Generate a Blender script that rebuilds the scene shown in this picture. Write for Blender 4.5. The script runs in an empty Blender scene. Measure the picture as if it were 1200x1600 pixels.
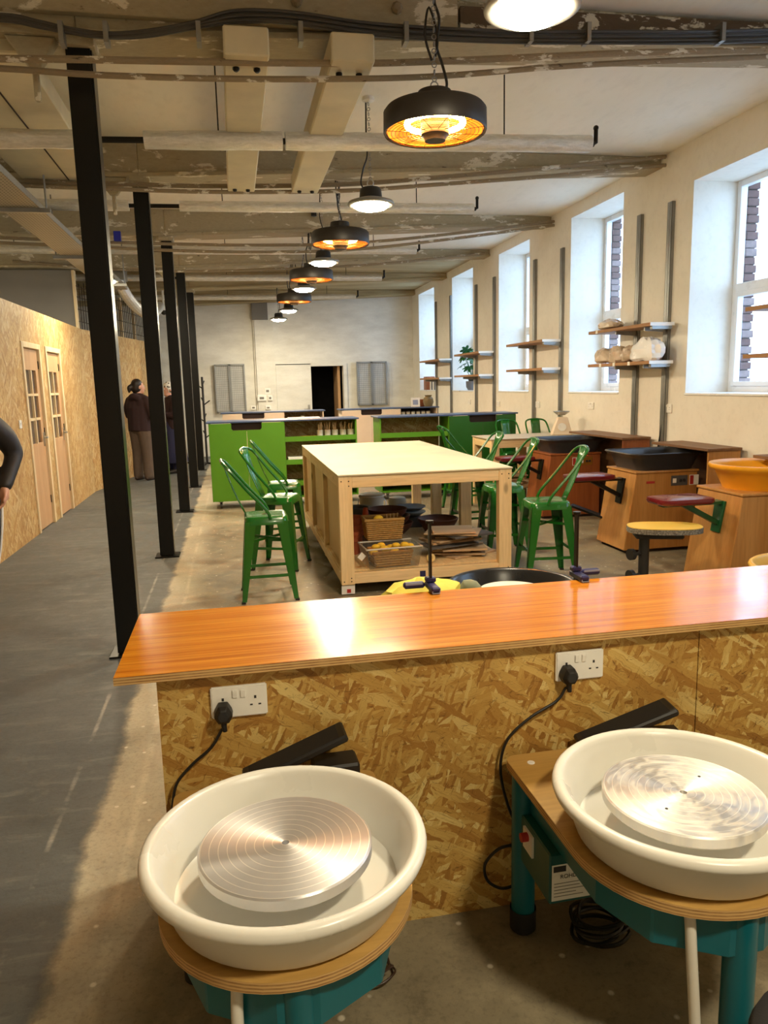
import bpy, bmesh, math, random
from mathutils import Vector, Matrix, Euler, noise as mnoise
random.seed(7)
PI = math.pi
SC = bpy.context.scene
COL = SC.collection

# ------------------------------------------------------------------ camera
FPX, CH = 1175.0, 1.55                       # focal length in px of a 1200x1600 frame, eye height
def _basis():
    vy = Vector((364-600, -(606-800), -FPX)).normalized()      # hall direction seen by the camera
    up = Vector((1, .0245, 0)).cross(vy).normalized()
    if up.y < 0: up = -up
    X = vy.cross(up).normalized()
    return X, vy, up
_X, _Y, _Z = _basis()
CAMPOS = Vector((0, 0, CH))
def ray(px, py):
    d = Vector((px-600, -(py-800), -FPX))
    return Vector((_X.dot(d), _Y.dot(d), _Z.dot(d)))
def at(px, py, x=None, y=None, z=None):
    """photo pixel -> world point on the plane x=, y= or z= that the thing touches"""
    d = ray(px, py)
    if z is not None: t = (z-CH)/d.z
    elif y is not None: t = y/d.y
    else: t = x/d.x
    return CAMPOS + d*t
cd = bpy.data.cameras.new('camera'); cam = bpy.data.objects.new('camera', cd); COL.objects.link(cam)
cd.sensor_fit = 'VERTICAL'; cd.sensor_height = 24.0; cd.lens = FPX/1600*24.0
cd.clip_start = .05; cd.clip_end = 200
M = Matrix(((_X.x, _X.y, _X.z), (_Y.x, _Y.y, _Y.z), (_Z.x, _Z.y, _Z.z)))   # camera axes -> world
cam.matrix_world = Matrix.Translation(CAMPOS) @ M.to_4x4()
SC.camera = cam

# ------------------------------------------------------------------ light of the place
LED_COL, LED_STR = (1.0, .86, .60), 185.0
HEAT_STR = 100.0
SKY_COL, SKY_STR = (.50, .73, 1.0), 3.8
w = bpy.data.worlds.new('overcast_sky'); SC.world = w; w.use_nodes = True
w.node_tree.nodes['Background'].inputs[0].default_value = (*SKY_COL, 1)
w.node_tree.nodes['Background'].inputs[1].default_value = SKY_STR
vs = SC.view_settings
vs.view_transform = 'Standard'; vs.look = 'None'; vs.exposure = 1.0; vs.gamma = 1.0; vs.use_curve_mapping = False

# ------------------------------------------------------------------ mesh helpers
def ortho(d):
    d = d.normalized()
    a = Vector((0, 0, 1)) if abs(d.z) < .9 else Vector((1, 0, 0))
    u = d.cross(a).normalized()
    return u, d.cross(u).normalized()
def smooth_pts(pts, k=6):
    P = [Vector(p) for p in pts]
    if len(P) < 3: return P
    out = []
    for i in range(len(P)-1):
        p0 = P[max(i-1, 0)]; p1 = P[i]; p2 = P[i+1]; p3 = P[min(i+2, len(P)-1)]
        for j in range(k):
            t = j/k; t2 = t*t; t3 = t2*t
            out.append(.5*((2*p1)+(p2-p0)*t+(2*p0-5*p1+4*p2-p3)*t2+(3*p1-p0-3*p2+p3)*t3))
    out.append(P[-1]); return out
class MB:
    def __init__(s): s.v = []; s.f = []
    def add(s, vs, fs):
        o = len(s.v); s.v += [tuple(v) for v in vs]; s.f += [tuple(i+o for i in f) for f in fs]; return s
    def box(s, x0, x1, y0, y1, z0, z1):
        v = [(x, y, z) for z in (z0, z1) for y in (y0, y1) for x in (x0, x1)]
        return s.add(v, [(0,2,3,1),(4,5,7,6),(0,1,5,4),(2,6,7,3),(0,4,6,2),(1,3,7,5)])
    def hexa(s, v):            # 8 corners: bottom ring 0-3, top ring 4-7 (both counter-clockwise from above)
        return s.add(v, [(3,2,1,0),(4,5,6,7),(0,1,5,4),(1,2,6,5),(2,3,7,6),(3,0,4,7)])
    def obox(s, c, size, rot=(0,0,0)):
        R = Euler(rot).to_matrix(); c = Vector(c); a, b, d = [q/2 for q in size]
        v = [c + R @ Vector((x*a, y*b, z*d)) for z in (-1,1) for y in (-1,1) for x in (-1,1)]
        return s.add(v, [(0,2,3,1),(4,5,7,6),(0,1,5,4),(2,6,7,3),(0,4,6,2),(1,3,7,5)])
    def bar(s, p0, p1, w, h, upv=(0,0,1)):
        p0 = Vector(p0); p1 = Vector(p1); d = (p1-p0).normalized(); u = d.cross(Vector(upv))
        if u.length < 1e-4: u = Vector((1,0,0))
        u.normalize(); n = u.cross(d).normalized(); u = u*w/2; n = n*h/2
        v = [p0-u-n, p0+u-n, p0+u+n, p0-u+n, p1-u-n, p1+u-n, p1+u+n, p1-u+n]
        return s.add(v, [(0,1,2,3),(7,6,5,4),(0,4,5,1),(1,5,6,2),(2,6,7,3),(3,7,4,0)])
    def cyl(s, p0, p1, r0, r1=None, n=12, caps=True):
        r1 = r0 if r1 is None else r1
        p0 = Vector(p0); p1 = Vector(p1); u, w_ = ortho(p1-p0); vs_ = []; fs = []
        for i in range(n):
            a = 2*PI*i/n; c = u*math.cos(a)+w_*math.sin(a); vs_ += [p0+c*r0, p1+c*r1]
        for i in range(n):
            j = (i+1) % n; fs.append((2*i, 2*j, 2*j+1, 2*i+1))
        if caps: fs += [tuple(2*i for i in range(n))[::-1], tuple(2*i+1 for i in range(n))]
        return s.add(vs_, fs)
    def tube(s, pts, r, n=8, k=0, caps=True):
        P = smooth_pts(pts, k) if k else [Vector(p) for p in pts]
        R = r if isinstance(r, (list, tuple)) else [r]*len(P)
        if len(R) != len(P): R = [R[min(int(i*len(R)/len(P)), len(R)-1)] for i in range(len(P))]
        vs_ = []; fs = []; u = None
        for i, p in enumerate(P):
            d = (P[min(i+1, len(P)-1)]-P[max(i-1, 0)])
            if d.length < 1e-9: d = Vector((0,0,1))
            d.normalize()
            if u is None: u, w_ = ortho(d)
            else:
                u = u - d*u.dot(d)
                if u.length < 1e-5: u = ortho(d)[0]
                u.normalize()
            w_ = d.cross(u)
            for q in range(n):
                a = 2*PI*q/n; vs_.append(p+(u*math.cos(a)+w_*math.sin(a))*R[i])
        for i in range(len(P)-1):
            for q in range(n):
                j = (q+1) % n; fs.append((i*n+q, i*n+j, (i+1)*n+j, (i+1)*n+q))
        if caps:
            fs.append(tuple(range(n))[::-1]); m = (len(P)-1)*n; fs.append(tuple(range(m, m+n)))
        return s.add(vs_, fs)
    def lathe(s, prof, n=32, c=(0,0,0)):
        vs_ = []; fs = []; idx = []
        for (r, z) in prof:
            if r < 1e-6: idx.append([len(vs_)]*n); vs_.append((c[0], c[1], c[2]+z))
            else:
                idx.append(list(range(len(vs_), len(vs_)+n)))
                for i in range(n):
                    a = 2*PI*i/n; vs_.append((c[0]+r*math.cos(a), c[1]+r*math.sin(a), c[2]+z))
        for i in range(len(prof)-1):
            A, B = idx[i], idx[i+1]
            for q in range(n):
                j = (q+1) % n
                f = []
                for t in (A[q], A[j], B[j], B[q]):
                    if t not in f: f.append(t)
                if len(f) > 2: fs.append(tuple(f))
        return s.add(vs_, fs)
    def prism(s, poly, z0, z1, fn=None):
        n = len(poly); fn = fn or (lambda a, b, c: (a, b, c))
        v = [fn(a, b, z0) for a, b in poly]+[fn(a, b, z1) for a, b in poly]
        f = [tuple(range(n))[::-1], tuple(range(n, 2*n))]+[(i, (i+1) % n, (i+1) % n+n, i+n) for i in range(n)]
        return s.add(v, f)
    def ball(s, c, r, n=10, m=8, fn=None):
        rx, ry, rz = r if isinstance(r, (tuple, list)) else (r, r, r); vs_ = []; fs = []
        for i in range(m+1):
            t = PI*i/m
            for q in range(n):
                a = 2*PI*q/n; d = Vector((math.sin(t)*math.cos(a), math.sin(t)*math.sin(a), math.cos(t)))
                k = fn(d) if fn else 1
                vs_.append((c[0]+d.x*rx*k, c[1]+d.y*ry*k, c[2]+d.z*rz*k))
        for i in range(m):
            for q in range(n):
                j = (q+1) % n; fs.append((i*n+q, (i+1)*n+q, (i+1)*n+j, i*n+j))
        return s.add(vs_, fs)
    def torus(s, c, R, r, n=24, m=8, axis=(0,0,1), sx=1, sy=1):
        u, w_ = ortho(Vector(axis)); ax = Vector(axis).normalized(); c = Vector(c); vs_ = []; fs = []
        for i in range(n):
            a = 2*PI*i/n; d = u*math.cos(a)*sx+w_*math.sin(a)*sy; dn = d.normalized()
            for q in range(m):
                b = 2*PI*q/m; vs_.append(c+d*R+dn*r*math.cos(b)+ax*r*math.sin(b))
        for i in range(n):
            for q in range(m):
                i2 = (i+1) % n; q2 = (q+1) % m; fs.append((i*m+q, i2*m+q, i2*m+q2, i*m+q2))
        return s.add(vs_, fs)
    def mesh(s, name, m, smooth=False, bevel=0, seg=1):
        me = bpy.data.meshes.new(name)
        if bevel or True:
            bm = bmesh.new()
            bv = [bm.verts.new(v) for v in s.v]
            for f in s.f:
                try: bm.faces.new([bv[i] for i in f])
                except ValueError: pass
            bmesh.ops.recalc_face_normals(bm, faces=bm.faces)
            if bevel:
                es = [e for e in bm.edges if len(e.link_faces) == 2 and e.calc_face_angle(0) > .6]
                bmesh.ops.bevel(bm, geom=es, offset=bevel, segments=seg, affect='EDGES', clamp_overlap=True)
            bm.to_mesh(me); bm.free()
        if smooth:
            me.polygons.foreach_set('use_smooth', [True]*len(me.polygons))
            me.set_sharp_from_angle(angle=math.radians(smooth if smooth is not True else 40))
        if m is not None: me.materials.append(m)
        return me
    def build(s, name, m, parent=None, smooth=False, bevel=0, seg=1, loc=None, rot=None):
        o = bpy.data.objects.new(name, s.mesh(name, m, smooth, bevel, seg)); COL.objects.link(o)
        if parent is not None: o.parent = parent
        if loc is not None: o.location = loc
        if rot is not None: o.rotation_euler = rot
        return o
def tag(o, label=None, cat=None, group=None, kind=None):
    if label: o['label'] = label
    if cat: o['category'] = cat
    if group: o['group'] = group
    if kind: o['kind'] = kind
    return o
def thing(name, label, cat, loc=(0,0,0), rz=0, group=None):
    o = bpy.data.objects.new(name, None); COL.objects.link(o); o.location = loc; o.rotation_euler = (0, 0, rz)
    o.empty_display_size = .1
    return tag(o, label, cat, group)
def struct(mb, name, m, label=None, **k):
    return tag(mb.build(name, m, **k), label, None, None, 'structure')
def copy_tree(o, parent=None, loc=None, rz=None, label=None, group=None):
    c = o.copy(); COL.objects.link(c); c.parent = parent
    if loc is not None: c.location = loc
    if rz is not None: c.rotation_euler = (0, 0, rz)
    if label: c['label'] = label
    if group: c['group'] = group
    for ch in list(o.children): copy_tree(ch, c)
    return c
def dup(o, parent, loc=None, rot=None):
    c = o.copy(); COL.objects.link(c); c.parent = parent
    if loc is not None: c.location = loc
    if rot is not None: c.rotation_euler = rot
    return c
def text(body, size, m, parent, loc, rot, name='lettering', align='LEFT'):
    cu = bpy.data.curves.new(name, 'FONT'); cu.body = body; cu.size = size; cu.align_x = align; cu.extrude = .0002
    t = bpy.data.objects.new(name, cu); COL.objects.link(t)
    me = bpy.data.meshes.new_from_object(t.evaluated_get(bpy.context.evaluated_depsgraph_get()))
    bpy.data.objects.remove(t); bpy.data.curves.remove(cu)
    me.materials.clear(); me.materials.append(m)
    o = bpy.data.objects.new(name, me); COL.objects.link(o); o.parent = parent; o.location = loc; o.rotation_euler = rot
    return o

# ------------------------------------------------------------------ materials
def srgb(r, g, b):
    f = lambda c: (c/255/12.92) if c/255 <= .04045 else ((c/255+.055)/1.055)**2.4
    return (f(r), f(g), f(b))
class NT:
    def __init__(s, name):
        s.m = bpy.data.materials.new(name); s.m.use_nodes = True; s.t = s.m.node_tree; s.t.nodes.clear()
        s.out = s.n('ShaderNodeOutputMaterial'); s.b = s.n('ShaderNodeBsdfPrincipled')
        s.t.links.new(s.b.outputs[0], s.out.inputs[0])
    def n(s, t, **k):
        q = s.t.nodes.new(t)
        for a, b in k.items(): setattr(q, a, b)
        return q
    def set(s, sock, v):
        if isinstance(v, bpy.types.NodeSocket): s.t.links.new(v, sock)
        elif isinstance(v, (tuple, list)) and len(v) == 3 and sock.type == 'RGBA': sock.default_value = (*v, 1)
        else: sock.default_value = v
    def p(s, **k):
        for a, b in k.items(): s.set(s.b.inputs[a.replace('_', ' ')], b)
    def math(s, op, a, b=0, clamp=False):
        q = s.n('ShaderNodeMath', operation=op, use_clamp=clamp); s.set(q.inputs[0], a); s.set(q.inputs[1], b); return q.outputs[0]
    def mix(s, fac, a, b, blend='MIX'):
        q = s.n('ShaderNodeMix', data_type='RGBA', blend_type=blend); s.set(q.inputs[0], fac); s.set(q.inputs[6], a); s.set(q.inputs[7], b); return q.outputs[2]
    def ramp(s, fac, stops, interp='LINEAR'):
        q = s.n('ShaderNodeValToRGB'); q.color_ramp.interpolation = interp; e = q.color_ramp.elements
        while len(e) < len(stops): e.new(.5)
        for i, (p_, c) in enumerate(stops):
            e[i].position = p_; c = (c, c, c) if not isinstance(c, (tuple, list)) else c; e[i].color = (*c, 1)
        s.set(q.inputs[0], fac); return q.outputs[0]
    def coord(s, kind='Object'):
        return s.n('ShaderNodeTexCoord').outputs[kind]
    def mapping(s, v, scale=(1,1,1), rot=(0,0,0), loc=(0,0,0)):
        q = s.n('ShaderNodeMapping'); s.set(q.inputs[0], v); q.inputs['Scale'].default_value = scale; q.inputs['Rotation'].default_value = rot; q.inputs['Location'].default_value = loc; return q.outputs[0]
    def noise(s, v, scale=5, detail=4, rough=.55, dist=0, out=0):
        q = s.n('ShaderNodeTexNoise'); s.set(q.inputs['Vector'], v); q.inputs['Scale'].default_value = scale; q.inputs['Detail'].default_value = detail; q.inputs['Roughness'].default_value = rough; q.inputs['Distortion'].default_value = dist; return q.outputs[out]
    def vor(s, v, scale=5, feature='F1', dim='3D', out=0, rnd=1):
        q = s.n('ShaderNodeTexVoronoi', feature=feature, voronoi_dimensions=dim); s.set(q.inputs['Vector'], v); q.inputs['Scale'].default_value = scale; q.inputs['Randomness'].default_value = rnd; return q.outputs[out]
    def sep(s, v):
        q = s.n('ShaderNodeSeparateXYZ'); s.set(q.inputs[0], v); return q.outputs
    def comb(s, x, y, z=0):
        q = s.n('ShaderNodeCombineXYZ'); s.set(q.inputs[0], x); s.set(q.inputs[1], y); s.set(q.inputs[2], z); return q.outputs[0]
    def bump(s, h, strength=.2, dist=.01):
        q = s.n('ShaderNodeBump'); s.set(q.inputs['Height'], h); q.inputs['Strength'].default_value = strength; q.inputs['Distance'].default_value = dist; s.set(s.b.inputs['Normal'], q.outputs[0])
def plain(name, c, rough=.5, metal=0.0, spec=.5, var=.12, scale=6, bump=0, coat=0, trans=0, **k):
    t = NT(name); v = t.coord()
    n1 = t.noise(v, scale, 5)
    f = t.ramp(n1, [(.3, 1-var), (.7, 1+var*.6)])
    t.p(Base_Color=t.mix(1.0, c, f, 'MULTIPLY'), Roughness=t.ramp(n1, [(.3, max(rough-.06, 0)), (.7, min(rough+.06, 1))]), Metallic=metal)
    t.b.inputs['Specular IOR Level'].default_value = spec
    t.b.inputs['Coat Weight'].default_value = coat
    if bump: t.bump(t.noise(v, scale*6, 4), bump, .004)
    for a, b in k.items(): t.p(**{a: b})
    return t.m
def wood(name, c1, c2, axis=0, rough=.45, scale=1.0, coat=0, knots=False, streak=18):
    t = NT(name); v = t.coord()
    sc = [streak*scale]*3; sc[axis] = 1.2*scale
    m = t.mapping(v, sc)
    n1 = t.noise(m, 1.0, 6, .6, .3); n2 = t.noise(m, 6.0, 3, .6)
    col = t.mix(t.ramp(n1, [(.32, 0.0), (.68, 1.0)]), c1, c2)
    col = t.mix(t.ramp(n2, [(.35, .3), (.6, 0.0)]), col, tuple(q*.62 for q in c1))
    if knots:
        k = t.vor(t.mapping(v, [5 if i != axis else 2.2 for i in range(3)]), 1.0)
        col = t.mix(t.ramp(k, [(.05, .75), (.12, 0.0)]), col, tuple(q*.35 for q in c1))
    t.p(Base_Color=col, Roughness=rough); t.b.inputs['Coat Weight'].default_value = coat; t.b.inputs['Coat Roughness'].default_value = .12
    t.bump(n2, .08, .002)
    return t.m
def osb(name, plane='xz', base=1.0, tint=(1,1,1), lay=((.25,9,42),(1.35,13,70),(-.65,10,46),(.9,14,80),(2.3,9,40),(-.1,13,74),(1.9,16,95),(.55,8,44)), loc=(0,0,0), contrast=1.0):
    t = NT(name); v = t.coord(); s = t.sep(v)
    uv = t.comb(s[0], s[2]) if plane == 'xz' else t.comb(s[1], s[2])
    wob = t.n('ShaderNodeVectorMath', operation='SCALE'); wn = t.n('ShaderNodeTexNoise'); t.set(wn.inputs['Vector'], uv); wn.inputs['Scale'].default_value = 5; wn.inputs['Detail'].default_value = 7; wn.inputs['Roughness'].default_value = .6
    t.set(wob.inputs[0], wn.outputs['Color']); wob.inputs['Scale'].default_value = .055
    ad = t.n('ShaderNodeVectorMath', operation='ADD'); t.set(ad.inputs[0], uv); t.set(ad.inputs[1], wob.outputs[0]); uvw = ad.outputs[0]
    k = base
    def C(r, g, b): q = srgb(r, g, b); return tuple(q[i]*k*tint[i] for i in range(3))
    mid = (196, 154, 92)
    def Cc(r, g, b): return C(*[mid[i]+(c-mid[i])*contrast for i, c in enumerate((r, g, b))])
    pal = [(0, Cc(150, 106, 54)), (.2, Cc(186, 140, 78)), (.5, Cc(204, 164, 100)), (.78, Cc(218, 184, 124)), (.93, Cc(229, 202, 150)), (1, Cc(235, 212, 166))]
    col = None; hsum = None
    for i, (ang, su, sv) in enumerate(lay):
        m = t.mapping(uvw, (su, sv, 1), (0, 0, 0)); 
        # rotate first, then stretch along the strand
        r = t.mapping(uvw, (1, 1, 1), (0, 0, ang), (i*1.7+loc[0], i*.9+loc[1], 0)); m = t.mapping(r, (su, sv, 1))
        vo = t.n('ShaderNodeTexVoronoi', voronoi_dimensions='2D', feature='F1'); t.set(vo.inputs['Vector'], m); vo.inputs['Scale'].default_value = 1.0
        cs = t.n('ShaderNodeSeparateColor'); t.set(cs.inputs[0], vo.outputs['Color'])
        grain = t.noise(t.mapping(r, (su*1.5, sv*6, 1)), 1.0, 3, .6)
        c = t.ramp(t.math('ADD', t.math('MULTIPLY', cs.outputs[0], .85), t.math('MULTIPLY', grain, .2)), pal)
        c = t.mix(t.ramp(grain, [(.3, .5), (.45, 0.0)]), c, C(130, 88, 42))
        mask = t.math('GREATER_THAN', cs.outputs[1], .6)
        if col is None: col = c; hsum = cs.outputs[2]
        else:
            col = t.mix(mask, col, c); q = t.n('ShaderNodeMix'); t.set(q.inputs[0], mask); t.set(q.inputs[2], hsum); t.set(q.inputs[3], cs.outputs[2]); hsum = q.outputs[0]
    fl = t.noise(t.mapping(uvw, (26, 60, 1), (0, 0, .5)), 1.0, 5, .7)
    col = t.mix(t.ramp(fl, [(.28, .8*contrast), (.4, 0.0)]), col, C(92, 58, 24))
    fl2 = t.noise(t.mapping(uvw, (60, 22, 1), (0, 0, .3), (3, 1, 0)), 1.0, 4, .7)
    col = t.mix(t.ramp(fl2, [(.26, .7*contrast), (.36, 0.0)]), col, C(80, 46, 20))
    for i, (aa, sa, sb) in enumerate(((.2, 18, 150), (1.1, 20, 170), (2.0, 18, 140), (2.7, 22, 180))):
        f3 = t.noise(t.mapping(t.mapping(uvw, (1, 1, 1), (0, 0, aa), (i*2.3, i, 0)), (sa, sb, 1)), 1.0, 3, .6)
        col = t.mix(t.ramp(f3, [(.27, .75*contrast), (.36, 0.0)]), col, C(104, 66, 28)); col = t.mix(t.ramp(f3, [(.66, 0.0), (.74, .5*contrast)]), col, C(236, 212, 160))
    tone = t.noise(uvw, 2.2, 4, .6); col = t.mix(t.ramp(tone, [(.3, .3*contrast), (.55, 0.0)]), col, C(150, 106, 50))
    t.p(Base_Color=col, Roughness=.62); t.bump(t.math('ADD', hsum, fl), .22, .003)
    return t.m
def emit(name, c, strength):
    m = bpy.data.materials.new(name); m.use_nodes = True; t = m.node_tree; t.nodes.clear()
    o = t.nodes.new('ShaderNodeOutputMaterial'); e = t.nodes.new('ShaderNodeEmission'); e.inputs[0].default_value = (*c, 1); e.inputs[1].default_value = strength
    t.links.new(e.outputs[0], o.inputs[0]); return m
def glassy(name, tint=(.95, .97, 1), gloss=.06, rough=.02):
    m = bpy.data.materials.new(name); m.use_nodes = True; t = m.node_tree; t.nodes.clear()
    o = t.nodes.new('ShaderNodeOutputMaterial'); a = t.nodes.new('ShaderNodeBsdfTransparent'); a.inputs[0].default_value = (*tint, 1)
    g = t.nodes.new('ShaderNodeBsdfGlossy'); g.inputs['Roughness'].default_value = rough
    lw = t.nodes.new('ShaderNodeLayerWeight'); lw.inputs[0].default_value = .5
    pw = t.nodes.new('ShaderNodeMath'); pw.operation = 'POWER'; t.links.new(lw.outputs['Facing'], pw.inputs[0]); pw.inputs[1].default_value = 5
    f = t.nodes.new('ShaderNodeMath'); f.operation = 'MULTIPLY_ADD'; t.links.new(pw.outputs[0], f.inputs[0]); f.inputs[1].default_value = .8; f.inputs[2].default_value = gloss*.6
    mx = t.nodes.new('ShaderNodeMixShader'); t.links.new(f.outputs[0], mx.inputs[0]); t.links.new(a.outputs[0], mx.inputs[1]); t.links.new(g.outputs[0], mx.inputs[2]); t.links.new(mx.outputs[0], o.inputs[0])
    return m
def floor_mat():
    t = NT('worn_concrete_floor'); v = t.coord(); s = t.sep(v)
    n_edge = t.noise(v, 2.2, 6, .7); big = t.noise(v, .7, 5, .6); fine = t.noise(v, 9, 8, .7); grit = t.noise(v, 60, 4, .7)
    edge = t.math('ADD', s[0], t.math('MULTIPLY', t.math('SUBTRACT', n_edge, .5), .16))
    bare = t.ramp(t.math('ADD', t.math('MULTIPLY', edge, 1.0), 1.0), [(.40, 0.0), (.44, 1.0)])    # 0 left of x=-0.6: painted walkway
    paint = t.mix(t.ramp(big, [(.3, 0.0), (.7, 1.0)]), srgb(74, 77, 78), srgb(98, 100, 98))
    paint = t.mix(t.ramp(fine, [(.55, 0.0), (.75, .5)]), paint, srgb(126, 125, 118))
    paint = t.mix(t.ramp(fine, [(.25, .6), (.42, 0.0)]), paint, srgb(50, 52, 54))
    scuff = t.noise(t.mapping(v, (1.2, 5, 1), (0, 0, .35)), 2.0, 6, .65, .6); paint = t.mix(t.ramp(scuff, [(.55, 0.0), (.72, .55)]), paint, srgb(130, 130, 124)); paint = t.mix(t.ramp(scuff, [(.28, .5), (.42, 0.0)]), paint, srgb(54, 56, 58))
    conc = t.mix(t.ramp(big, [(.3, 0.0), (.65, 1.0)]), srgb(94, 86, 70), srgb(150, 140, 116))
    conc = t.mix(t.ramp(fine, [(.5, 0.0), (.72, .75)]), conc, srgb(164, 152, 126))
    conc = t.mix(t.ramp(fine, [(.28, .7), (.45, 0.0)]), conc, srgb(60, 52, 40))
    # pale screed strip beside the walkway
    st = t.ramp(t.math('ADD', edge, 1.0), [(.40, 0.0), (.44, .8), (.6, .6), (.72, 0.0)])
    st = t.math('MULTIPLY', st, t.ramp(n_edge, [(.3, .35), (.6, 1.0)]))
    conc = t.mix(st, conc, srgb(190, 180, 155))
    # drips of white paint
    sp = t.vor(t.mapping(v, (12, 12, 12)), 1.0); conc = t.mix(t.ramp(t.math('ADD', sp, t.math('MULTIPLY', fine, .15)), [(.14, .85), (.2, 0.0)]), conc, srgb(212, 205, 186))
    col = t.mix(bare, paint, conc)
    # old painted guide line on the walkway
    ln = t.math('ABSOLUTE', t.math('ADD', s[0], .715)); ln = t.math('ADD', ln, t.math('MULTIPLY', t.math('SUBTRACT', fine, .5), .02))
    col = t.mix(t.math('MULTIPLY', t.ramp(ln, [(.005, .6), (.012, 0.0)]), t.ramp(n_edge, [(.45, 0.0), (.6, 1.0)])), col, srgb(170, 168, 158))
    l2 = t.math('ADD', t.math('ABSOLUTE', t.math('ADD', s[0], .44)), t.math('MULTIPLY', t.math('SUBTRACT', n_edge, .5), .05)); col = t.mix(t.math('MULTIPLY', t.ramp(l2, [(.008, .5), (.022, 0.0)]), t.ramp(n_edge, [(.42, 0.0), (.6, 1.0)])), col, srgb(206, 196, 170))
    col = t.mix(t.ramp(grit, [(.3, .3), (.5, 0.0)]), col, srgb(60, 55, 46))
    t.p(Base_Color=col, Roughness=t.ramp(fine, [(.3, .42), (.7, .72)]))
    t.bump(t.math('ADD', fine, t.math('MULTIPLY', grit, .4)), .25, .006)
    return t.m
def plaster(name, c, c2, streak=(1,1,1), scale=1.2, rough=.8):
    t = NT(name); v = t.mapping(t.coord(), streak)
    a = t.noise(v, scale, 6, .6); b = t.noise(v, scale*14, 4, .6)
    col = t.mix(t.ramp(a, [(.35, 0.0), (.7, 1.0)]), c, c2)
    t.p(Base_Color=t.mix(t.ramp(b, [(.3, .12), (.5, 0.0)]), col, tuple(q*.6 for q in c2)), Roughness=rough); t.bump(b, .08, .004)
    return t.m
def peeling(name, base, patch, dark, sx=(1,1,1), amt=.5, rough=.75):
    t = NT(name); v = t.mapping(t.coord(), sx)
    a = t.noise(v, 3.0, 8, .65, .3); b = t.noise(t.mapping(v, (1,1,1), (0,0,0), (5,3,1)), 6, 6, .7, .5); f = t.noise(v, 20, 5, .7)
    col = t.mix(t.ramp(f, [(.3, 0.0), (.7, .6)]), base, tuple(q*.7 for q in base))
    col = t.mix(t.ramp(a, [(amt, 0.0), (amt+.03, 1.0)]), col, patch)
    col = t.mix(t.ramp(b, [(.3, 1.0), (.36, 0.0)]), col, dark)
    t.p(Base_Color=col, Roughness=rough); t.bump(t.math('ADD', a, f), .35, .006)
    return t.m
def brushed_disc(name, smear=0.0):
    t = NT(name); v = t.coord(); s = t.sep(v)
    r = t.math('SQRT', t.math('ADD', t.math('MULTIPLY', s[0], s[0]), t.math('MULTIPLY', s[1], s[1])))
    ring = t.math('ABSOLUTE', t.math('SUBTRACT', t.math('FRACT', t.math('MULTIPLY', r, 1/.0185)), .5))
    groove = t.ramp(ring, [(.0, 1.0), (.03, 1.0), (.06, 0.0)])
    fine = t.noise(t.comb(t.math('MULTIPLY', r, 900), 0, 0), 1.0, 2)
    st = t.noise(v, 9, 5, .6)
    col = t.mix(t.ramp(st, [(.35, 0.0), (.7, 1.0)]), srgb(216, 216, 218), srgb(200, 200, 202))
    col = t.mix(groove, col, srgb(250, 248, 244))
    met = .72
    rough = t.ramp(st, [(.3, .34), (.7, .44)])
    if smear:
        ang = t.math('ARCTAN2', s[1], s[0])
        sm = t.noise(t.comb(t.math('MULTIPLY', r, 34), t.math('MULTIPLY', ang, 1.6), 0), 1.0, 5, .65, 1.5)
        k = t.ramp(sm, [(.42, .12), (.62, smear)])
        col = t.mix(k, col, srgb(238, 232, 218)); met = t.math('SUBTRACT', .85, t.math('MULTIPLY', k, .85)); rough = t.math('ADD', rough, t.math('MULTIPLY', k, .4))
    t.p(Base_Color=col, Metallic=met, Roughness=rough, Anisotropic=.75)
    tg = t.n('ShaderNodeTangent', direction_type='RADIAL', axis='Z'); t.set(t.b.inputs['Tangent'], tg.outputs[0]); t.b.inputs['Anisotropic Rotation'].default_value = .25
    t.bump(fine, .04, .001)
    return t.m
def plies(name, axis=2, pitch=.0036, c1=srgb(214, 176, 116), c2=srgb(150, 104, 58)):
    t = NT(name); s = t.sep(t.coord())
    k = t.math('FRACT', t.math('MULTIPLY', s[axis], 1/pitch/2)); n1 = t.noise(t.coord(), 30, 3)
    t.p(Base_Color=t.mix(t.math('MULTIPLY', t.math('GREATER_THAN', k, .5), t.ramp(n1, [(.3, .5), (.7, 1.0)])), c1, c2), Roughness=.6)
    return t.m
MT = {}
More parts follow.
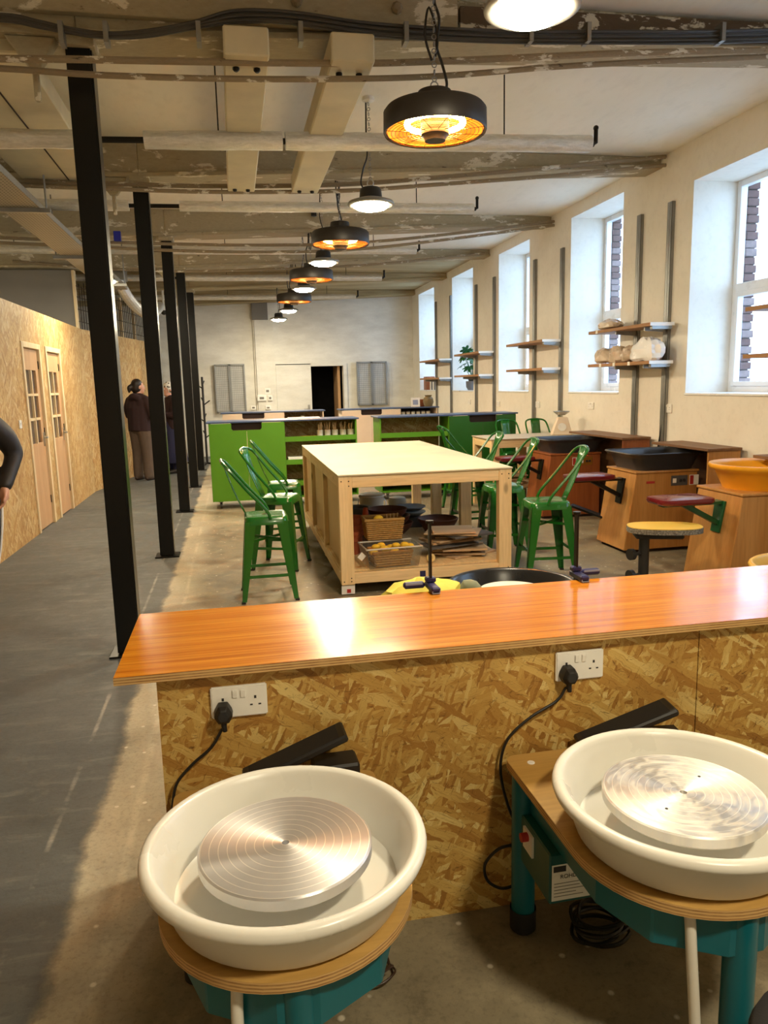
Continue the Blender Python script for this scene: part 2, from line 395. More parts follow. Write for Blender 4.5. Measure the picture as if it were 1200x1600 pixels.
def setup_mats():
    m = MT
    m['floor'] = floor_mat()
    m['white_wall'] = plaster('white_painted_wall', srgb(238, 234, 224), srgb(226, 220, 208))
    m['far_wall'] = plaster('white_painted_brick_wall', srgb(232, 229, 220), srgb(214, 210, 200), (1, 1, 3), 2.0)
    m['ceiling'] = plaster('painted_ceiling_boards', srgb(244, 240, 228), srgb(234, 228, 212), (1, .4, 1), 1.0)
    m['timber_ceiling'] = wood('limewashed_ceiling_boards', srgb(196, 180, 140), srgb(150, 130, 92), 0, .8, .5)
    m['beam'] = peeling('flaking_painted_steel_beam', srgb(176, 164, 136), srgb(222, 215, 196), srgb(74, 58, 42), (1, 2.5, 2.5), .58)
    m['beam_rust'] = peeling('rusted_flaking_beam', srgb(98, 80, 62), srgb(214, 208, 192), srgb(44, 34, 28), (1.2, 3, 3), .53)
    m['joist'] = plain('painted_timber_joist', srgb(206, 196, 166), .7, var=.15, scale=3, bump=.1)
    m['conduit'] = peeling('rusty_painted_conduit', srgb(146, 130, 104), srgb(212, 206, 190), srgb(58, 42, 32), (2, 5, 5), .58)
    m['foil'] = NT('foil_lagging').m
    t = NT('foil_lagging_crumpled'); v = t.coord(); nz = t.noise(t.mapping(v, (2, 9, 9)), 5, 6, .7, .6)
    t.p(Base_Color=t.mix(t.ramp(nz, [(.35, 0.0), (.65, 1.0)]), srgb(214, 212, 204), srgb(244, 242, 236)), Metallic=.6, Roughness=.3); t.bump(t.math('ADD', nz, t.math('MULTIPLY', t.noise(v, 60, 4, .7), .5)), .6, .012); bpy.data.materials.remove(m['foil']); m['foil'] = t.m
    t = NT('black_gloss_column_paint'); v = t.coord(); ch = t.noise(v, 7, 6, .7)
    t.p(Base_Color=t.mix(t.ramp(ch, [(.73, 0.0), (.75, 1.0)]), (.006, .006, .006), srgb(150, 140, 130)), Roughness=.28); t.b.inputs['Specular IOR Level'].default_value = .35; m['column'] = t.m
    m['osb_bench'] = osb('osb_bench_panel', 'xz', 1.0, tint=(.88, .83, .55), contrast=1.25)
    m['osb_wall'] = osb('osb_wall_panel', 'yz', 1.05, lay=((1.45, 8, 30), (1.75, 9, 36), (1.2, 8, 30), (.7, 9, 40), (2.3, 8, 34)), tint=(.86, .88, .92), contrast=.75)
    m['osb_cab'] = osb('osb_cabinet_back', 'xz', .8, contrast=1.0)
    m['bench_top'] = None
    t = NT('orange_veneer_gloss'); v = t.coord(); g = t.noise(t.mapping(v, (1.0, 40, 40)), 1.0, 7, .7, .4); g2 = t.noise(t.mapping(v, (2.5, 170, 60)), 1.0, 4, .6); sc_ = t.noise(v, 30, 5, .7)
    c = t.mix(t.ramp(g, [(.3, 0.0), (.7, 1.0)]), srgb(186, 102, 12), srgb(220, 148, 36)); c = t.mix(t.ramp(g2, [(.36, .6), (.52, 0.0)]), c, srgb(150, 76, 8))
    c = t.mix(t.ramp(sc_, [(.72, 0.0), (.76, .6)]), c, srgb(226, 170, 110))
    t.p(Base_Color=c, Roughness=t.ramp(g, [(.3, .15), (.7, .24)])); t.b.inputs['Coat Weight'].default_value = .3; t.b.inputs['Coat Roughness'].default_value = .1; t.b.inputs['Specular IOR Level'].default_value = .4
    t.bump(g2, .06, .002); m['bench_top'] = t.m
    m['plies'] = plies('plywood_edge_plies')
    m['ply_face'] = wood('birch_plywood', srgb(206, 164, 104), srgb(222, 184, 126), 1, .42, .5, coat=.15)
    m['ply_round'] = wood('varnished_beech_ply', srgb(184, 142, 72), srgb(202, 162, 94), 0, .38, .5, coat=.2)
    m['pine'] = wood('pale_pine', srgb(220, 190, 138), srgb(236, 210, 162), 2, .55, .6, knots=True)
    m['pine_x'] = wood('pale_pine_rail', srgb(218, 188, 136), srgb(236, 208, 160), 0, .55, .6, knots=True)
    m['pine_y'] = wood('pale_pine_side_rail', srgb(214, 184, 132), srgb(232, 206, 158), 1, .55, .6, knots=True)
    m['table_ply'] = plain('sanded_work_top', srgb(200, 191, 164), .6, var=.14, scale=3)
    m['pan_white'] = plain('cream_plastic_splash_pan', srgb(232, 230, 222), .3, var=.03, scale=4)
    m['pan_black'] = plain('black_plastic_pan', (.01, .01, .011), .3, var=.1)
    m['pan_dark'] = plain('dark_slate_plastic_basin', srgb(46, 48, 54), .4, var=.2)
    m['pan_orange'] = plain('orange_plastic_basin', srgb(238, 168, 36), .35, var=.05)
    m['pan_yellow'] = plain('mustard_plastic_pan', srgb(206, 164, 60), .4, var=.08)
    m['head'] = brushed_disc('brushed_aluminium_wheel_head'); m['head_clay'] = brushed_disc('clay_smeared_wheel_head', .6)
    m['head_pale'] = plain('pale_wheel_head', srgb(206, 204, 192), .5, var=.1); m['head_blue'] = plain('grey_blue_wheel_head', srgb(160, 172, 190), .35, .6, var=.1)
    m['teal'] = plain('teal_powder_coat', srgb(16, 104, 118), .35, var=.08, spec=.5)
    m['black_plastic'] = plain('matt_black_plastic', (.012, .011, .011), .5, var=.1)
    m['black_rubber'] = plain('black_rubber', (.014, .013, .013), .75, var=.15)
    m['dark_steel'] = plain('dark_steel', srgb(40, 38, 36), .4, .7)
    m['steel'] = plain('bright_steel', srgb(190, 190, 188), .3, 1.0)
    m['galv'] = plain('galvanised_channel', srgb(150, 150, 148), .4, .9, var=.12, scale=12)
    m['white_plastic'] = plain('white_plastic', srgb(240, 238, 232), .3, var=.02)
    m['upvc'] = plain('white_window_frame', srgb(236, 238, 240), .3, var=.02)
    m['hose'] = plain('milky_drain_hose', srgb(222, 218, 208), .35, var=.04)
    m['green'] = plain('glossy_green_stool_paint', srgb(20, 98, 26), .22, var=.08, spec=.6, coat=.3)
    m['green_cab'] = plain('green_cabinet_paint', srgb(84, 142, 22), .45, var=.05)
    m['green_dark'] = plain('deep_green_cabinet_paint', srgb(30, 92, 24), .4, var=.08)
    m['blue_top'] = plain('blue_laminate_top', srgb(66, 84, 120), .35, var=.06)
    m['cream'] = plain('pale_pink_cabinet_paint', srgb(226, 208, 186), .5, var=.04)
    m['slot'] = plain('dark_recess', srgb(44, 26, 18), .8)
    m['cab_wood'] = wood('varnished_wheel_cabinet_ply', srgb(172, 118, 58), srgb(194, 142, 80), 2, .4, .5, coat=.15)
    m['cab_wood_red'] = wood('reddish_wheel_cabinet_ply', srgb(132, 70, 34), srgb(160, 92, 48), 2, .4, .5, coat=.15)
    m['ledge'] = wood('brown_ledge_board', srgb(104, 70, 44), srgb(136, 98, 64), 1, .5, .6)
    m['maroon'] = plain('maroon_vinyl', srgb(104, 16, 30), .25, var=.08, coat=.3)
    m['green_arm'] = plain('dark_green_enamel', srgb(22, 84, 46), .35)
    m['yellow_top'] = plain('yellow_vinyl_seat', srgb(226, 190, 84), .45, var=.06)
    m['speckle'] = plain('speckled_foam_edge', srgb(120, 116, 108), .9, var=.8, scale=90)
    m['brown_shelf'] = wood('chipboard_shelf_edge', srgb(150, 106, 64), srgb(174, 130, 84), 1, .6, .8)
    m['brick'] = plain('red_brown_brick', srgb(104, 76, 70), .9, var=.35, scale=14, bump=.4)
    m['brick_pale'] = plain('pale_weathered_brick', srgb(136, 116, 112), .9, var=.3, scale=14, bump=.4)
    m['mortar'] = plain('grey_mortar', srgb(104, 98, 94), .95, var=.15, scale=30)
    m['yard'] = plain('pale_yard_paving', srgb(200, 200, 198), .9)
    m['door_wood'] = wood('oak_veneer_door', srgb(188, 146, 104), srgb(204, 164, 120), 2, .5, .6)
    m['frame_pine'] = wood('pine_door_frame', srgb(222, 196, 150), srgb(236, 212, 170), 2, .55, .7)
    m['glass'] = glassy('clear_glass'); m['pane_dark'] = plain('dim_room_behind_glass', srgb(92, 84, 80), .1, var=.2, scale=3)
    m['grey_panel'] = plain('grey_plasterboard', srgb(126, 122, 116), .85, var=.08, scale=2)
    m['mesh_steel'] = plain('grey_wire_mesh', srgb(146, 148, 148), .45, .3)
    m['rust_mesh'] = plain('dark_rusty_rebar', srgb(62, 46, 34), .7, .4)
    m['cable'] = plain('grey_cable_sheath', srgb(70, 68, 66), .55, var=.1)
    m['black_cable'] = plain('black_cable_sheath', (.012, .011, .01), .45)
    m['tray'] = plain('perforated_galvanised_tray', srgb(150, 146, 134), .5, .6, var=.3, scale=60)
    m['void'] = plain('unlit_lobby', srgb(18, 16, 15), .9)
    m['wicker'] = plain('woven_wicker', srgb(176, 134, 70), .7, var=.25, scale=40)
    m['clear_plastic'] = glassy('clear_plastic_box', (.9, .9, .88), .22, .3)
    m['sponge'] = plain('yellow_sponge', srgb(230, 186, 50), .9, var=.15, scale=30, bump=.3)
    m['terracotta'] = plain('terracotta', srgb(168, 84, 48), .8, var=.12)
    m['brown_pot'] = plain('dark_brown_clay_bowl', srgb(92, 50, 36), .6, var=.15)
    m['grey_pot'] = plain('blue_grey_pot', srgb(112, 120, 126), .6, var=.12)
    m['bucket'] = plain('white_bucket_plastic', srgb(226, 222, 206), .4, var=.04)
    m['orange_cone'] = plain('orange_red_plastic', srgb(206, 84, 34), .5)
    m['bat'] = wood('clay_stained_ware_board', srgb(172, 142, 108), srgb(200, 172, 138), 0, .75, .6)
    m['bat_grey'] = plain('dark_grey_board', srgb(84, 82, 82), .7, var=.15)
    m['bag_white'] = plain('white_polythene_bag', srgb(244, 245, 248), .25, var=.03, scale=10, bump=.3)
    m['clay_bag'] = plain('buff_clay_in_polythene', srgb(206, 188, 168), .3, var=.16, scale=8, bump=.2)
    m['yellow_bag'] = plain('yellow_fabric_bag', srgb(212, 198, 84), .8, var=.1, scale=10, bump=.2)
    m['leaf'] = plain('monstera_leaf', srgb(34, 92, 40), .35, var=.2)
    m['pot_grey'] = plain('grey_planter', srgb(104, 104, 108), .5)
    m['paper'] = plain('white_paper', srgb(238, 236, 230), .7, var=.03)
    m['ink'] = plain('dark_print', srgb(46, 44, 46), .6)
    m['print_red'] = plain('red_print', srgb(170, 44, 38), .5)
    m['print_blue'] = plain('dark_blue_print', srgb(36, 34, 84), .45)
    m['pale_blue'] = plain('pale_blue_jaw', srgb(150, 158, 186), .45)
    m['brass'] = plain('brass_plate', srgb(190, 150, 70), .35, .8)
    m['skin'] = plain('skin', srgb(206, 152, 126), .5, var=.05)
    m['hair'] = plain('dark_brown_hair', srgb(30, 20, 16), .5, var=.3, scale=30)
    m['hoodie'] = plain('dark_burgundy_fleece', srgb(46, 26, 28), .9, var=.15, scale=20, bump=.15)
    m['trousers'] = plain('grey_brown_trousers', srgb(92, 76, 64), .9, var=.15, scale=14, bump=.15)
    m['navy'] = plain('navy_cloth', srgb(30, 32, 66), .85, var=.15, scale=14)
    m['shoe'] = plain('brown_shoe_leather', srgb(66, 50, 42), .6)
    m['puffer'] = plain('dark_charcoal_jacket', srgb(40, 35, 34), .55, var=.12, scale=8)
    m['track'] = plain('navy_black_track_pants', srgb(18, 18, 34), .7)
    m['white_cloth'] = plain('white_cloth', srgb(232, 230, 226), .8)
    t = NT('spotted_headscarf'); v = t.coord(); d = t.vor(v, 22); t.p(Base_Color=t.mix(t.ramp(d, [(.3, 1.0), (.36, 0.0)]), srgb(228, 224, 214), srgb(40, 40, 44)), Roughness=.8); m['scarf'] = t.m
    m['led'] = emit('led_diffuser', LED_COL, LED_STR)
    m['glow'] = emit('halogen_heater_tube', (1.0, .46, .11), HEAT_STR)
    m['heater_refl'] = plain('gold_reflector', srgb(220, 150, 70), .3, .9)
    m['lamp_body'] = plain('dark_grey_lamp_housing', srgb(44, 42, 40), .45, .3)
    m['lamp_rim'] = plain('brushed_lamp_rim', srgb(150, 148, 142), .4, .6)
    m['heater_body'] = plain('black_heater_housing', srgb(40, 34, 28), .5, .2)
    m['blue_tape'] = plain('blue_tape', srgb(24, 34, 150), .5)
    m['jar'] = plain('cloudy_jar', srgb(210, 204, 190), .3, var=.06)
    m['brush'] = plain('wooden_brush_handles', srgb(214, 180, 130), .5, var=.25, scale=30)
    m['box_teal'] = plain('dark_teal_control_box', srgb(14, 84, 84), .4)
    m['foam_grey'] = plain('charcoal_cushion', srgb(58, 57, 58), .9, var=.1, scale=60, bump=.2)
setup_mats()

# ================================================================== THE SETTING
ZC, XW, YF = 3.68, 4.25, 17.8
fl = struct(MB().box(-6, 4.95, -3.6, YF+.2, -.1, 0), 'floor', MT['floor'], 'worn concrete floor, grey painted walkway beside bare patchy screed')
ce = struct(MB().box(-6, 4.95, -3.6, 12.4, ZC, ZC+.1), 'ceiling', MT['ceiling'], 'cream painted ceiling between flaking beams')
b = MB(); b.box(-6, 4.95, 12.4, YF+.2, ZC, ZC+.1); b.build('boarding', MT['timber_ceiling'], ce)

# --- right wall with deep window openings
WINS = [(2.66, 3.96, 3.32), (5.30, 6.60, 3.32), (7.89, 9.19, 3.53), (10.55, 11.83, 3.53), (13.16, 14.47, 3.53), (15.80, 17.16, 3.53)]
SILL = 1.395; XO = 4.80
b = MB(); prev = -3.6
for (y0, y1, zt) in WINS:
    b.box(XW, XO, prev, y0, 0, ZC); b.box(XW, XO, y0, y1, 0, SILL); b.box(XW, XO, y0, y1, zt, ZC); prev = y1
b.box(XW, XO, prev, YF+.2, 0, ZC)
wr = struct(b, 'wall_right', MT['white_wall'], 'white plastered wall with deep window reveals')
bb = MB(); prev = -3.6                                             # outer mortar core behind the brick jambs
for (y0, y1, zt) in WINS:
    bb.box(XO, XO+.12, prev, y0-.012, -.1, ZC+.3); bb.box(XO, XO+.12, y0-.012, y1+.012, -.1, SILL-.02); bb.box(XO, XO+.12, y0-.012, y1+.012, zt+.02, ZC+.3); prev = y1+.012
bb.box(XO, XO+.12, prev, YF+.2, -.1, ZC+.3)
bb.build('mortar', MT['mortar'], wr)
brk = MB().box(-.06, .06, -.05, .05, -.0335, .0335).mesh('brick', MT['brick'], bevel=.004)
brk2 = MB().box(-.06, .06, -.05, .05, -.0335, .0335).mesh('brick', MT['brick_pale'], bevel=.004)
for wi in (1, 2, 3):
    y0, y1, zt = WINS[wi]
    for c in range(int((zt-SILL)/.075)+1):
        o = bpy.data.objects.new('brick', brk2 if random.random() < .25 else brk); COL.objects.link(o); o.parent = wr
        o.location = (XO+.06+random.uniform(-.004, .004), y1+.034+random.uniform(-.006, .006)-(0.018 if c % 2 else 0), SILL+.02+c*.075)
def window(i, y0, y1, zt):
    xf = 4.70; zt_ = zt; tr = 2.36
    f = MB(); w_ = .055
    f.box(xf, xf+.07, y0, y0+w_, SILL, zt_); f.box(xf, xf+.07, y1-w_, y1, SILL, zt_); f.box(xf, xf+.07, y0+w_, y1-w_, zt_-w_, zt_); f.box(xf, xf+.07, y0+w_, y1-w_, SILL, SILL+w_)
    wn = struct(f, 'window_%d' % i, MT['upvc'], 'white framed window in deep reveal', bevel=.004)
    MB().box(xf, xf+.07, y0+w_, y1-w_, tr-.04, tr+.04).build('transom', MT['upvc'], wn, bevel=.004)
    s = MB(); a, c = SILL+w_, tr-.04; q = .045
    s.box(xf-.012, xf+.05, y0+w_, y0+w_+q, a, c); s.box(xf-.012, xf+.05, y1-w_-q, y1-w_, a, c); s.box(xf-.012, xf+.05, y0+w_+q, y1-w_-q, a, a+q); s.box(xf-.012, xf+.05, y0+w_+q, y1-w_-q, c-q, c)
    s.build('opening_sash', MT['upvc'], wn, bevel=.004)
    MB().box(xf+.03, xf+.036, y0+w_+q, y1-w_-q, a+q, c-q).build('pane', MT['glass'], wn)
    MB().box(xf+.03, xf+.036, y0+w_, y1-w_, tr+.04, zt_-w_).build('pane', MT['glass'], wn)
    MB().box(XW-.012, xf, y0, y1, SILL-.018, SILL+.002).build('window_board', MT['upvc'], wn, bevel=.003)
for i, (y0, y1, zt) in enumerate(WINS): window(i+1, y0, y1, zt)
yard = struct(MB().box(5.0, 70, -30, 60, -.6, -.5), 'yard', MT['yard'], 'pale yard outside the windows')

# --- far wall with wide doorway
DX0, DX1, DZ = .99, 2.64, 2.06
b = MB(); b.box(-6, DX0, YF, YF+.2, 0, ZC); b.box(DX0, DX1, YF, YF+.2, DZ, ZC); b.box(DX1, 4.95, YF, YF+.2, 0, ZC)
wf = struct(b, 'wall_far', MT['far_wall'], 'white painted end wall with doorway')
MB().box(.55, .97, YF-.10, YF, 0, 3.42).build('boxed_pipe', MT['far_wall'], wf)
MB().box(.50, .86, YF-.14, YF-.10, 3.05, 3.5).build('grey_board', MT['grey_panel'], wf)
MB().cyl((.53, YF-.03, .9), (.53, YF-.03, 3.1), .025).build('pipe', MT['far_wall'], wf, smooth=True)
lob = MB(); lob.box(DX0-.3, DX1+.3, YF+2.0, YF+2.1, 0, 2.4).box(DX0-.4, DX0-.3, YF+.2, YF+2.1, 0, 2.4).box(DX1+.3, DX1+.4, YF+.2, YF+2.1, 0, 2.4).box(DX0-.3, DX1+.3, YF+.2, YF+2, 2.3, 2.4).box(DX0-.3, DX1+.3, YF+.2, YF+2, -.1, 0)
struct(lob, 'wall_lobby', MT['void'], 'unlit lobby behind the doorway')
d = struct(MB().box(DX0, 1.80, YF-.03, YF+.02, .01, DZ-.02), 'door_4', MT['far_wall'], 'white door leaf at end wall', bevel=.004)
h = MB(); h.cyl((1.72, YF-.03, 1.02), (1.72, YF-.09, 1.02), .012); h.bar((1.72, YF-.085, 1.02), (1.60, YF-.085, 1.02), .02, .02); h.box(1.695, 1.745, YF-.04, YF-.03, .92, 1.12)
h.build('door_handle', MT['steel'], d, smooth=True)
fr = MB(); fr.box(2.56, 2.64, YF-.04, YF+.2, 0, DZ).box(1.8, 2.56, YF-.04, YF+.2, DZ-.06, DZ)
fo = struct(fr, 'trim_1', MT['far_wall'], 'white door lining')
MB().box(2.44, 2.5, YF+.15, YF+.9, .0, 2.0).build('open_leaf', MT['door_wood'], fo)

# --- back and outer walls (behind the camera, beyond the partition)
struct(MB().box(-6, 4.95, -3.8, -3.6, 0, ZC), 'wall_back', MT['white_wall'], 'white wall behind the photographer')
struct(MB().box(-6.2, -6, -3.6, YF, 0, ZC), 'wall_outer', MT['white_wall'], 'white outer wall beyond the partition')

# --- left OSB partition: straight run, then a slightly turned run
PX, PZ, PT = -2.2, 2.48, .09
KY = 12.35
pb = struct(MB().box(PX-PT, PX-.012, -3.6, 8.80, 0, PZ-.012).box(PX-PT, PX-.012, 8.80, 9.60, 2.10, PZ-.012).box(PX-PT, PX-.012, 9.60, 9.86, 0, PZ-.012).box(PX-PT, PX-.012, 9.86, 10.66, 2.10, PZ-.012).box(PX-PT, PX-.012, 10.66, KY, 0, PZ-.012), 'wall_left', MT['frame_pine'], 'golden strand board partition wall with two glazed doors')
def osb_panel(y0, y1, z0, z1):
    MB().box(PX-.012, PX, y0+.0015, y1-.0015, z0, z1).build('osb_panel', MT['osb_wall'], pb)
yy = -3.6
cuts = [-3.6, -1.2, 1.22, 3.66, 6.10, 8.54]
for a, c in zip(cuts, cuts[1:]): osb_panel(a, c, 0, PZ)
osb_panel(8.54, 8.80, 0, PZ); osb_panel(8.80, 9.60, 2.10, PZ); osb_panel(9.60, 9.86, 0, PZ); osb_panel(9.86, 10.66, 2.10, PZ); osb_panel(10.66, KY, 0, PZ)
# turned run
A = Vector((PX, KY, 0)); B = Vector((-1.50, 16.2, 0)); L2 = (B-A).length; ang2 = math.atan2(B.x-A.x, B.y-A.y)
def turned(mb, name, m, parent=None, **k): return mb.build(name, m, parent, **k)
w2 = struct(MB().box(-PT, -.012, 0, .56, 0, PZ-.02).box(-PT, -.012, .56, 1.32, 2.10, PZ-.02).box(-PT, -.012, 1.32, L2, 0, PZ-.02), 'wall_left_turned', MT['frame_pine'], 'turned strand board partition run with open doorway under a mesh screen')
w2.location = A; w2.rotation_euler = (0, 0, -ang2)
for (a, c, z0, z1) in [(0, .56, 0, PZ), (.56, 1.32, 2.10, PZ), (1.32, 2.54, 0, 2.02), (1.32, 2.54, 2.023, PZ), (2.543, L2, 0, 2.02), (2.543, L2, 2.023, PZ)]:
    MB().box(-.012, 0, a+.0015, c-.0015, z0, z1).build('osb_panel', MT['osb_wall'], w2)
f = MB(); f.box(-.1, .02, .53, .59, 0, 2.13).box(-.1, .02, 1.29, 1.35, 0, 2.13).box(-.1, .02, .59, 1.29, 2.07, 2.13)
f.build('door_frame', MT['frame_pine'], w2, bevel=.004)
# room behind the partition seen through the open doorway
b = MB(); b.box(-1.6, -1.5, 0, 2.4, 0, 2.4)
b.build('room_wall', plain('pale_sage_wall', srgb(196, 190, 150), .85), w2)
# grey plasterboard box rising behind the partition
gp = struct(MB().box(-6, -2.27, 12.35, 12.45, 0, 3.34), 'wall_inner', MT['grey_panel'], 'grey plasterboard end of the inner room')
MB().box(-2.27, -2.235, 12.33, 12.47, 2.3, 3.34).build('timber_edge', MT['frame_pine'], gp)

# --- glazed oak doors
def door(i, y0, y1):
    f = MB(); f.box(PX-PT, PX+.015, y0-.0, y0+.06, 0, 2.10).box(PX-PT, PX+.015, y1-.06, y1, 0, 2.10).box(PX-PT, PX+.015, y0+.06, y1-.06, 2.04, 2.10)
    d = struct(f, 'door_%d' % i, MT['frame_pine'], 'oak door with six small panes in pine frame', bevel=.004)
    ya, yb = y0+.065, y1-.065; g0, g1 = ya+.11, yb-.13; zb, zt = .98, 1.80; x0, x1 = PX-.055, PX-.015
    l = MB(); l.box(x0, x1, ya, yb, .01, zb).box(x0, x1, ya, yb, zt, 2.03).box(x0, x1, ya, g0, zb, zt).box(x0, x1, g1, yb, zb, zt)
    lf = l.build('door_leaf', MT['door_wood'], d, bevel=.002)
    mu = MB(); mu.box(x0, x1+.004, (g0+g1)/2-.014, (g0+g1)/2+.014, zb, zt)
    for k in (1, 2): mu.box(x0, x1+.004, g0, g1, zb+(zt-zb)*k/3-.014, zb+(zt-zb)*k/3+.014)
    mu.build('glazing_bars', MT['frame_pine'], lf)
    for r in range(3):
        for c in range(2):
            a = g0+(g1-g0)*c/2; z = zb+(zt-zb)*r/3
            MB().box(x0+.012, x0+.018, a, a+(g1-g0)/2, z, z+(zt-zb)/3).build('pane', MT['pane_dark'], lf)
    hd = MB(); hd.box(x1, x1+.008, yb-.075, yb-.035, .93, 1.09); hd.cyl((x1, yb-.055, 1.03), (x1+.05, yb-.055, 1.03), .009); hd.bar((x1+.045, yb-.055, 1.03), (x1+.045, yb-.17, 1.03), .016, .016)
    hd.build('door_handle', MT['steel'], d, smooth=True)
    for z in (.25, 1.05, 1.82): MB().box(x1-.004, x1+.008, yb-.012, yb+.004, z, z+.09).build('hinge', MT['dark_steel'], d)
door(1, 8.80, 9.60); door(2, 9.86, 10.66)

# ================================================================== CEILING STEELWORK
COLY = [4.47, 7.15, 9.78, 12.25, 14.83]
def zb_(x): return 3.365+max(0, x+.7)*.042
def beam(y, mt, dy=.26, plates=False):
    v = []; x0, x1, x2 = -6, -.7, XW
    b = MB()
    for (a, c) in ((x0, x1), (x1, x2)):
        za, zc = zb_(a), zb_(c)
        b.hexa([(a, y, za), (c, y, zc), (c, y+dy, zc), (a, y+dy, za), (a, y, ZC), (c, y, ZC), (c, y+dy, ZC), (a, y+dy, ZC)])
    o = b.build('beam', mt, ce, bevel=.008)
    f = MB()
    for (a, c) in ((x0, x1), (x1, x2)):
        za, zc = zb_(a)-.002, zb_(c)-.002
        f.hexa([(a, y-.03, za), (c, y-.03, zc), (c, y+dy+.03, zc), (a, y+dy+.03, za), (a, y-.03, za+.035), (c, y-.03, zc+.035), (c, y+dy+.03, zc+.035), (a, y+dy+.03, za+.035)])
    f.build('flange', mt, o, bevel=.004)
    if plates:
        MB().box(-1.6, 1.35, y-.055, y-.004, zb_(0)+.07, ZC-.01).build('cover_plate', mt, o, bevel=.004)
        for xx in (-1.45, -.95, -.62, -.12, .45, 1.0):
            MB().lathe([(.032, 0), (.032, .018), (.02, .032), (0, .034)], 8).build('bolt', MT['conduit'], o, loc=(xx, y-.055, zb_(0)+.19), rot=(PI/2, 0, 0))
    return o
beam(COLY[0]+.02, MT['beam'], plates=True)
for k, yb in enumerate(COLY[1:]): beam(yb+.02, MT['beam'] if k < 3 else MT['timber_ceiling'])
beam(YF-.3, MT['timber_ceiling'], .22); beam(1.82, MT['beam']); beam(-.8, MT['beam'])
# rust and flaking on the right-hand half of the first beam: separate facing plate
for yb in (COLY[0],):
    b = MB(); xa, xb = 1.37, XW-.01
    b.hexa([(xa, yb-.02, zb_(xa)+.01), (xb, yb-.02, zb_(xb)+.01), (xb, yb+.02, zb_(xb)+.01), (xa, yb+.02, zb_(xa)+.01), (xa, yb-.02, ZC-.05), (xb, yb-.02, ZC-.002), (xb, yb+.02, ZC-.002), (xa, yb+.02, ZC-.05)])
    b.build('rusted_facing', MT['beam_rust'], ce)
# boxed timber joists along the hall, crossing under the beams
def joist(x0, x1, y0, y1, z0, z1, nm='boxed_joist'):
    o = MB().box(x0, x1, y0, y1, z0, z1).build(nm, MT['joist'], ce, bevel=.008); return o
for (x0, x1, y0) in ((.05, .28, 4.22), (.60, .83, 4.22)):
    j = joist(x0, x1, y0, 6.98, 3.22, 3.36)
    for yy in (4.38, 6.9):
        for xx in (x0+.06, x1-.06): MB().lathe([(.018, 0), (.018, -.012), (.01, -.02), (0, -.02)], 8).build('bolt', MT['dark_steel'], j, loc=(xx, yy, 3.22))
lj = joist(-1.62, -.98, 4.55, 7.3, 3.30, 3.42)
MB().box(-1.255, -1.245, 4.56, 7.29, 3.296, 3.30).build('board_gap', MT['slot'], lj)

# columns
for k, yc in enumerate(COLY):
    x0, x1 = -.755, -.625
    zt = zb_(-.69)-.004
    lab = ['first black steel column, its foot beside the orange bench', 'second black steel column, just beyond the one beside the orange bench', 'third black steel column from the orange bench, left of the green cabinet front', 'fourth black steel column from the orange bench', 'fifth black steel column from the orange bench, beside the coat stand'][k]
    c = thing('column', lab, 'column', (-.69, yc+.065, 0), 0, 'black steel columns along the walkway')
    MB().box(-.065, .065, -.065, .065, .012, zt-.05).build('shaft', MT['column'], c, bevel=.008, seg=2)
    MB().box(-.11, .11, -.10, .11, 0, .012).build('base_plate', MT['column'], c, bevel=.003)
    MB().box(-.085, .085, -.10, .12, zt-.05, zt).build('cap_plate', MT['beam'], c, bevel=.004)
    br = MB(); br.hexa([(-.26, -.03, zt-.14), (-.20, -.03, zt-.14), (-.20, .03, zt-.14), (-.26, .03, zt-.14), (-.36, -.05, zt-.001), (-.11, -.05, zt-.001), (-.11, .05, zt-.001), (-.36, .05, zt-.001)])
    br.box(-.245, -.215, -.02, .02, zt-.30, zt-.14)
    br.build('pipe_hanger', MT['beam'], c, bevel=.006)

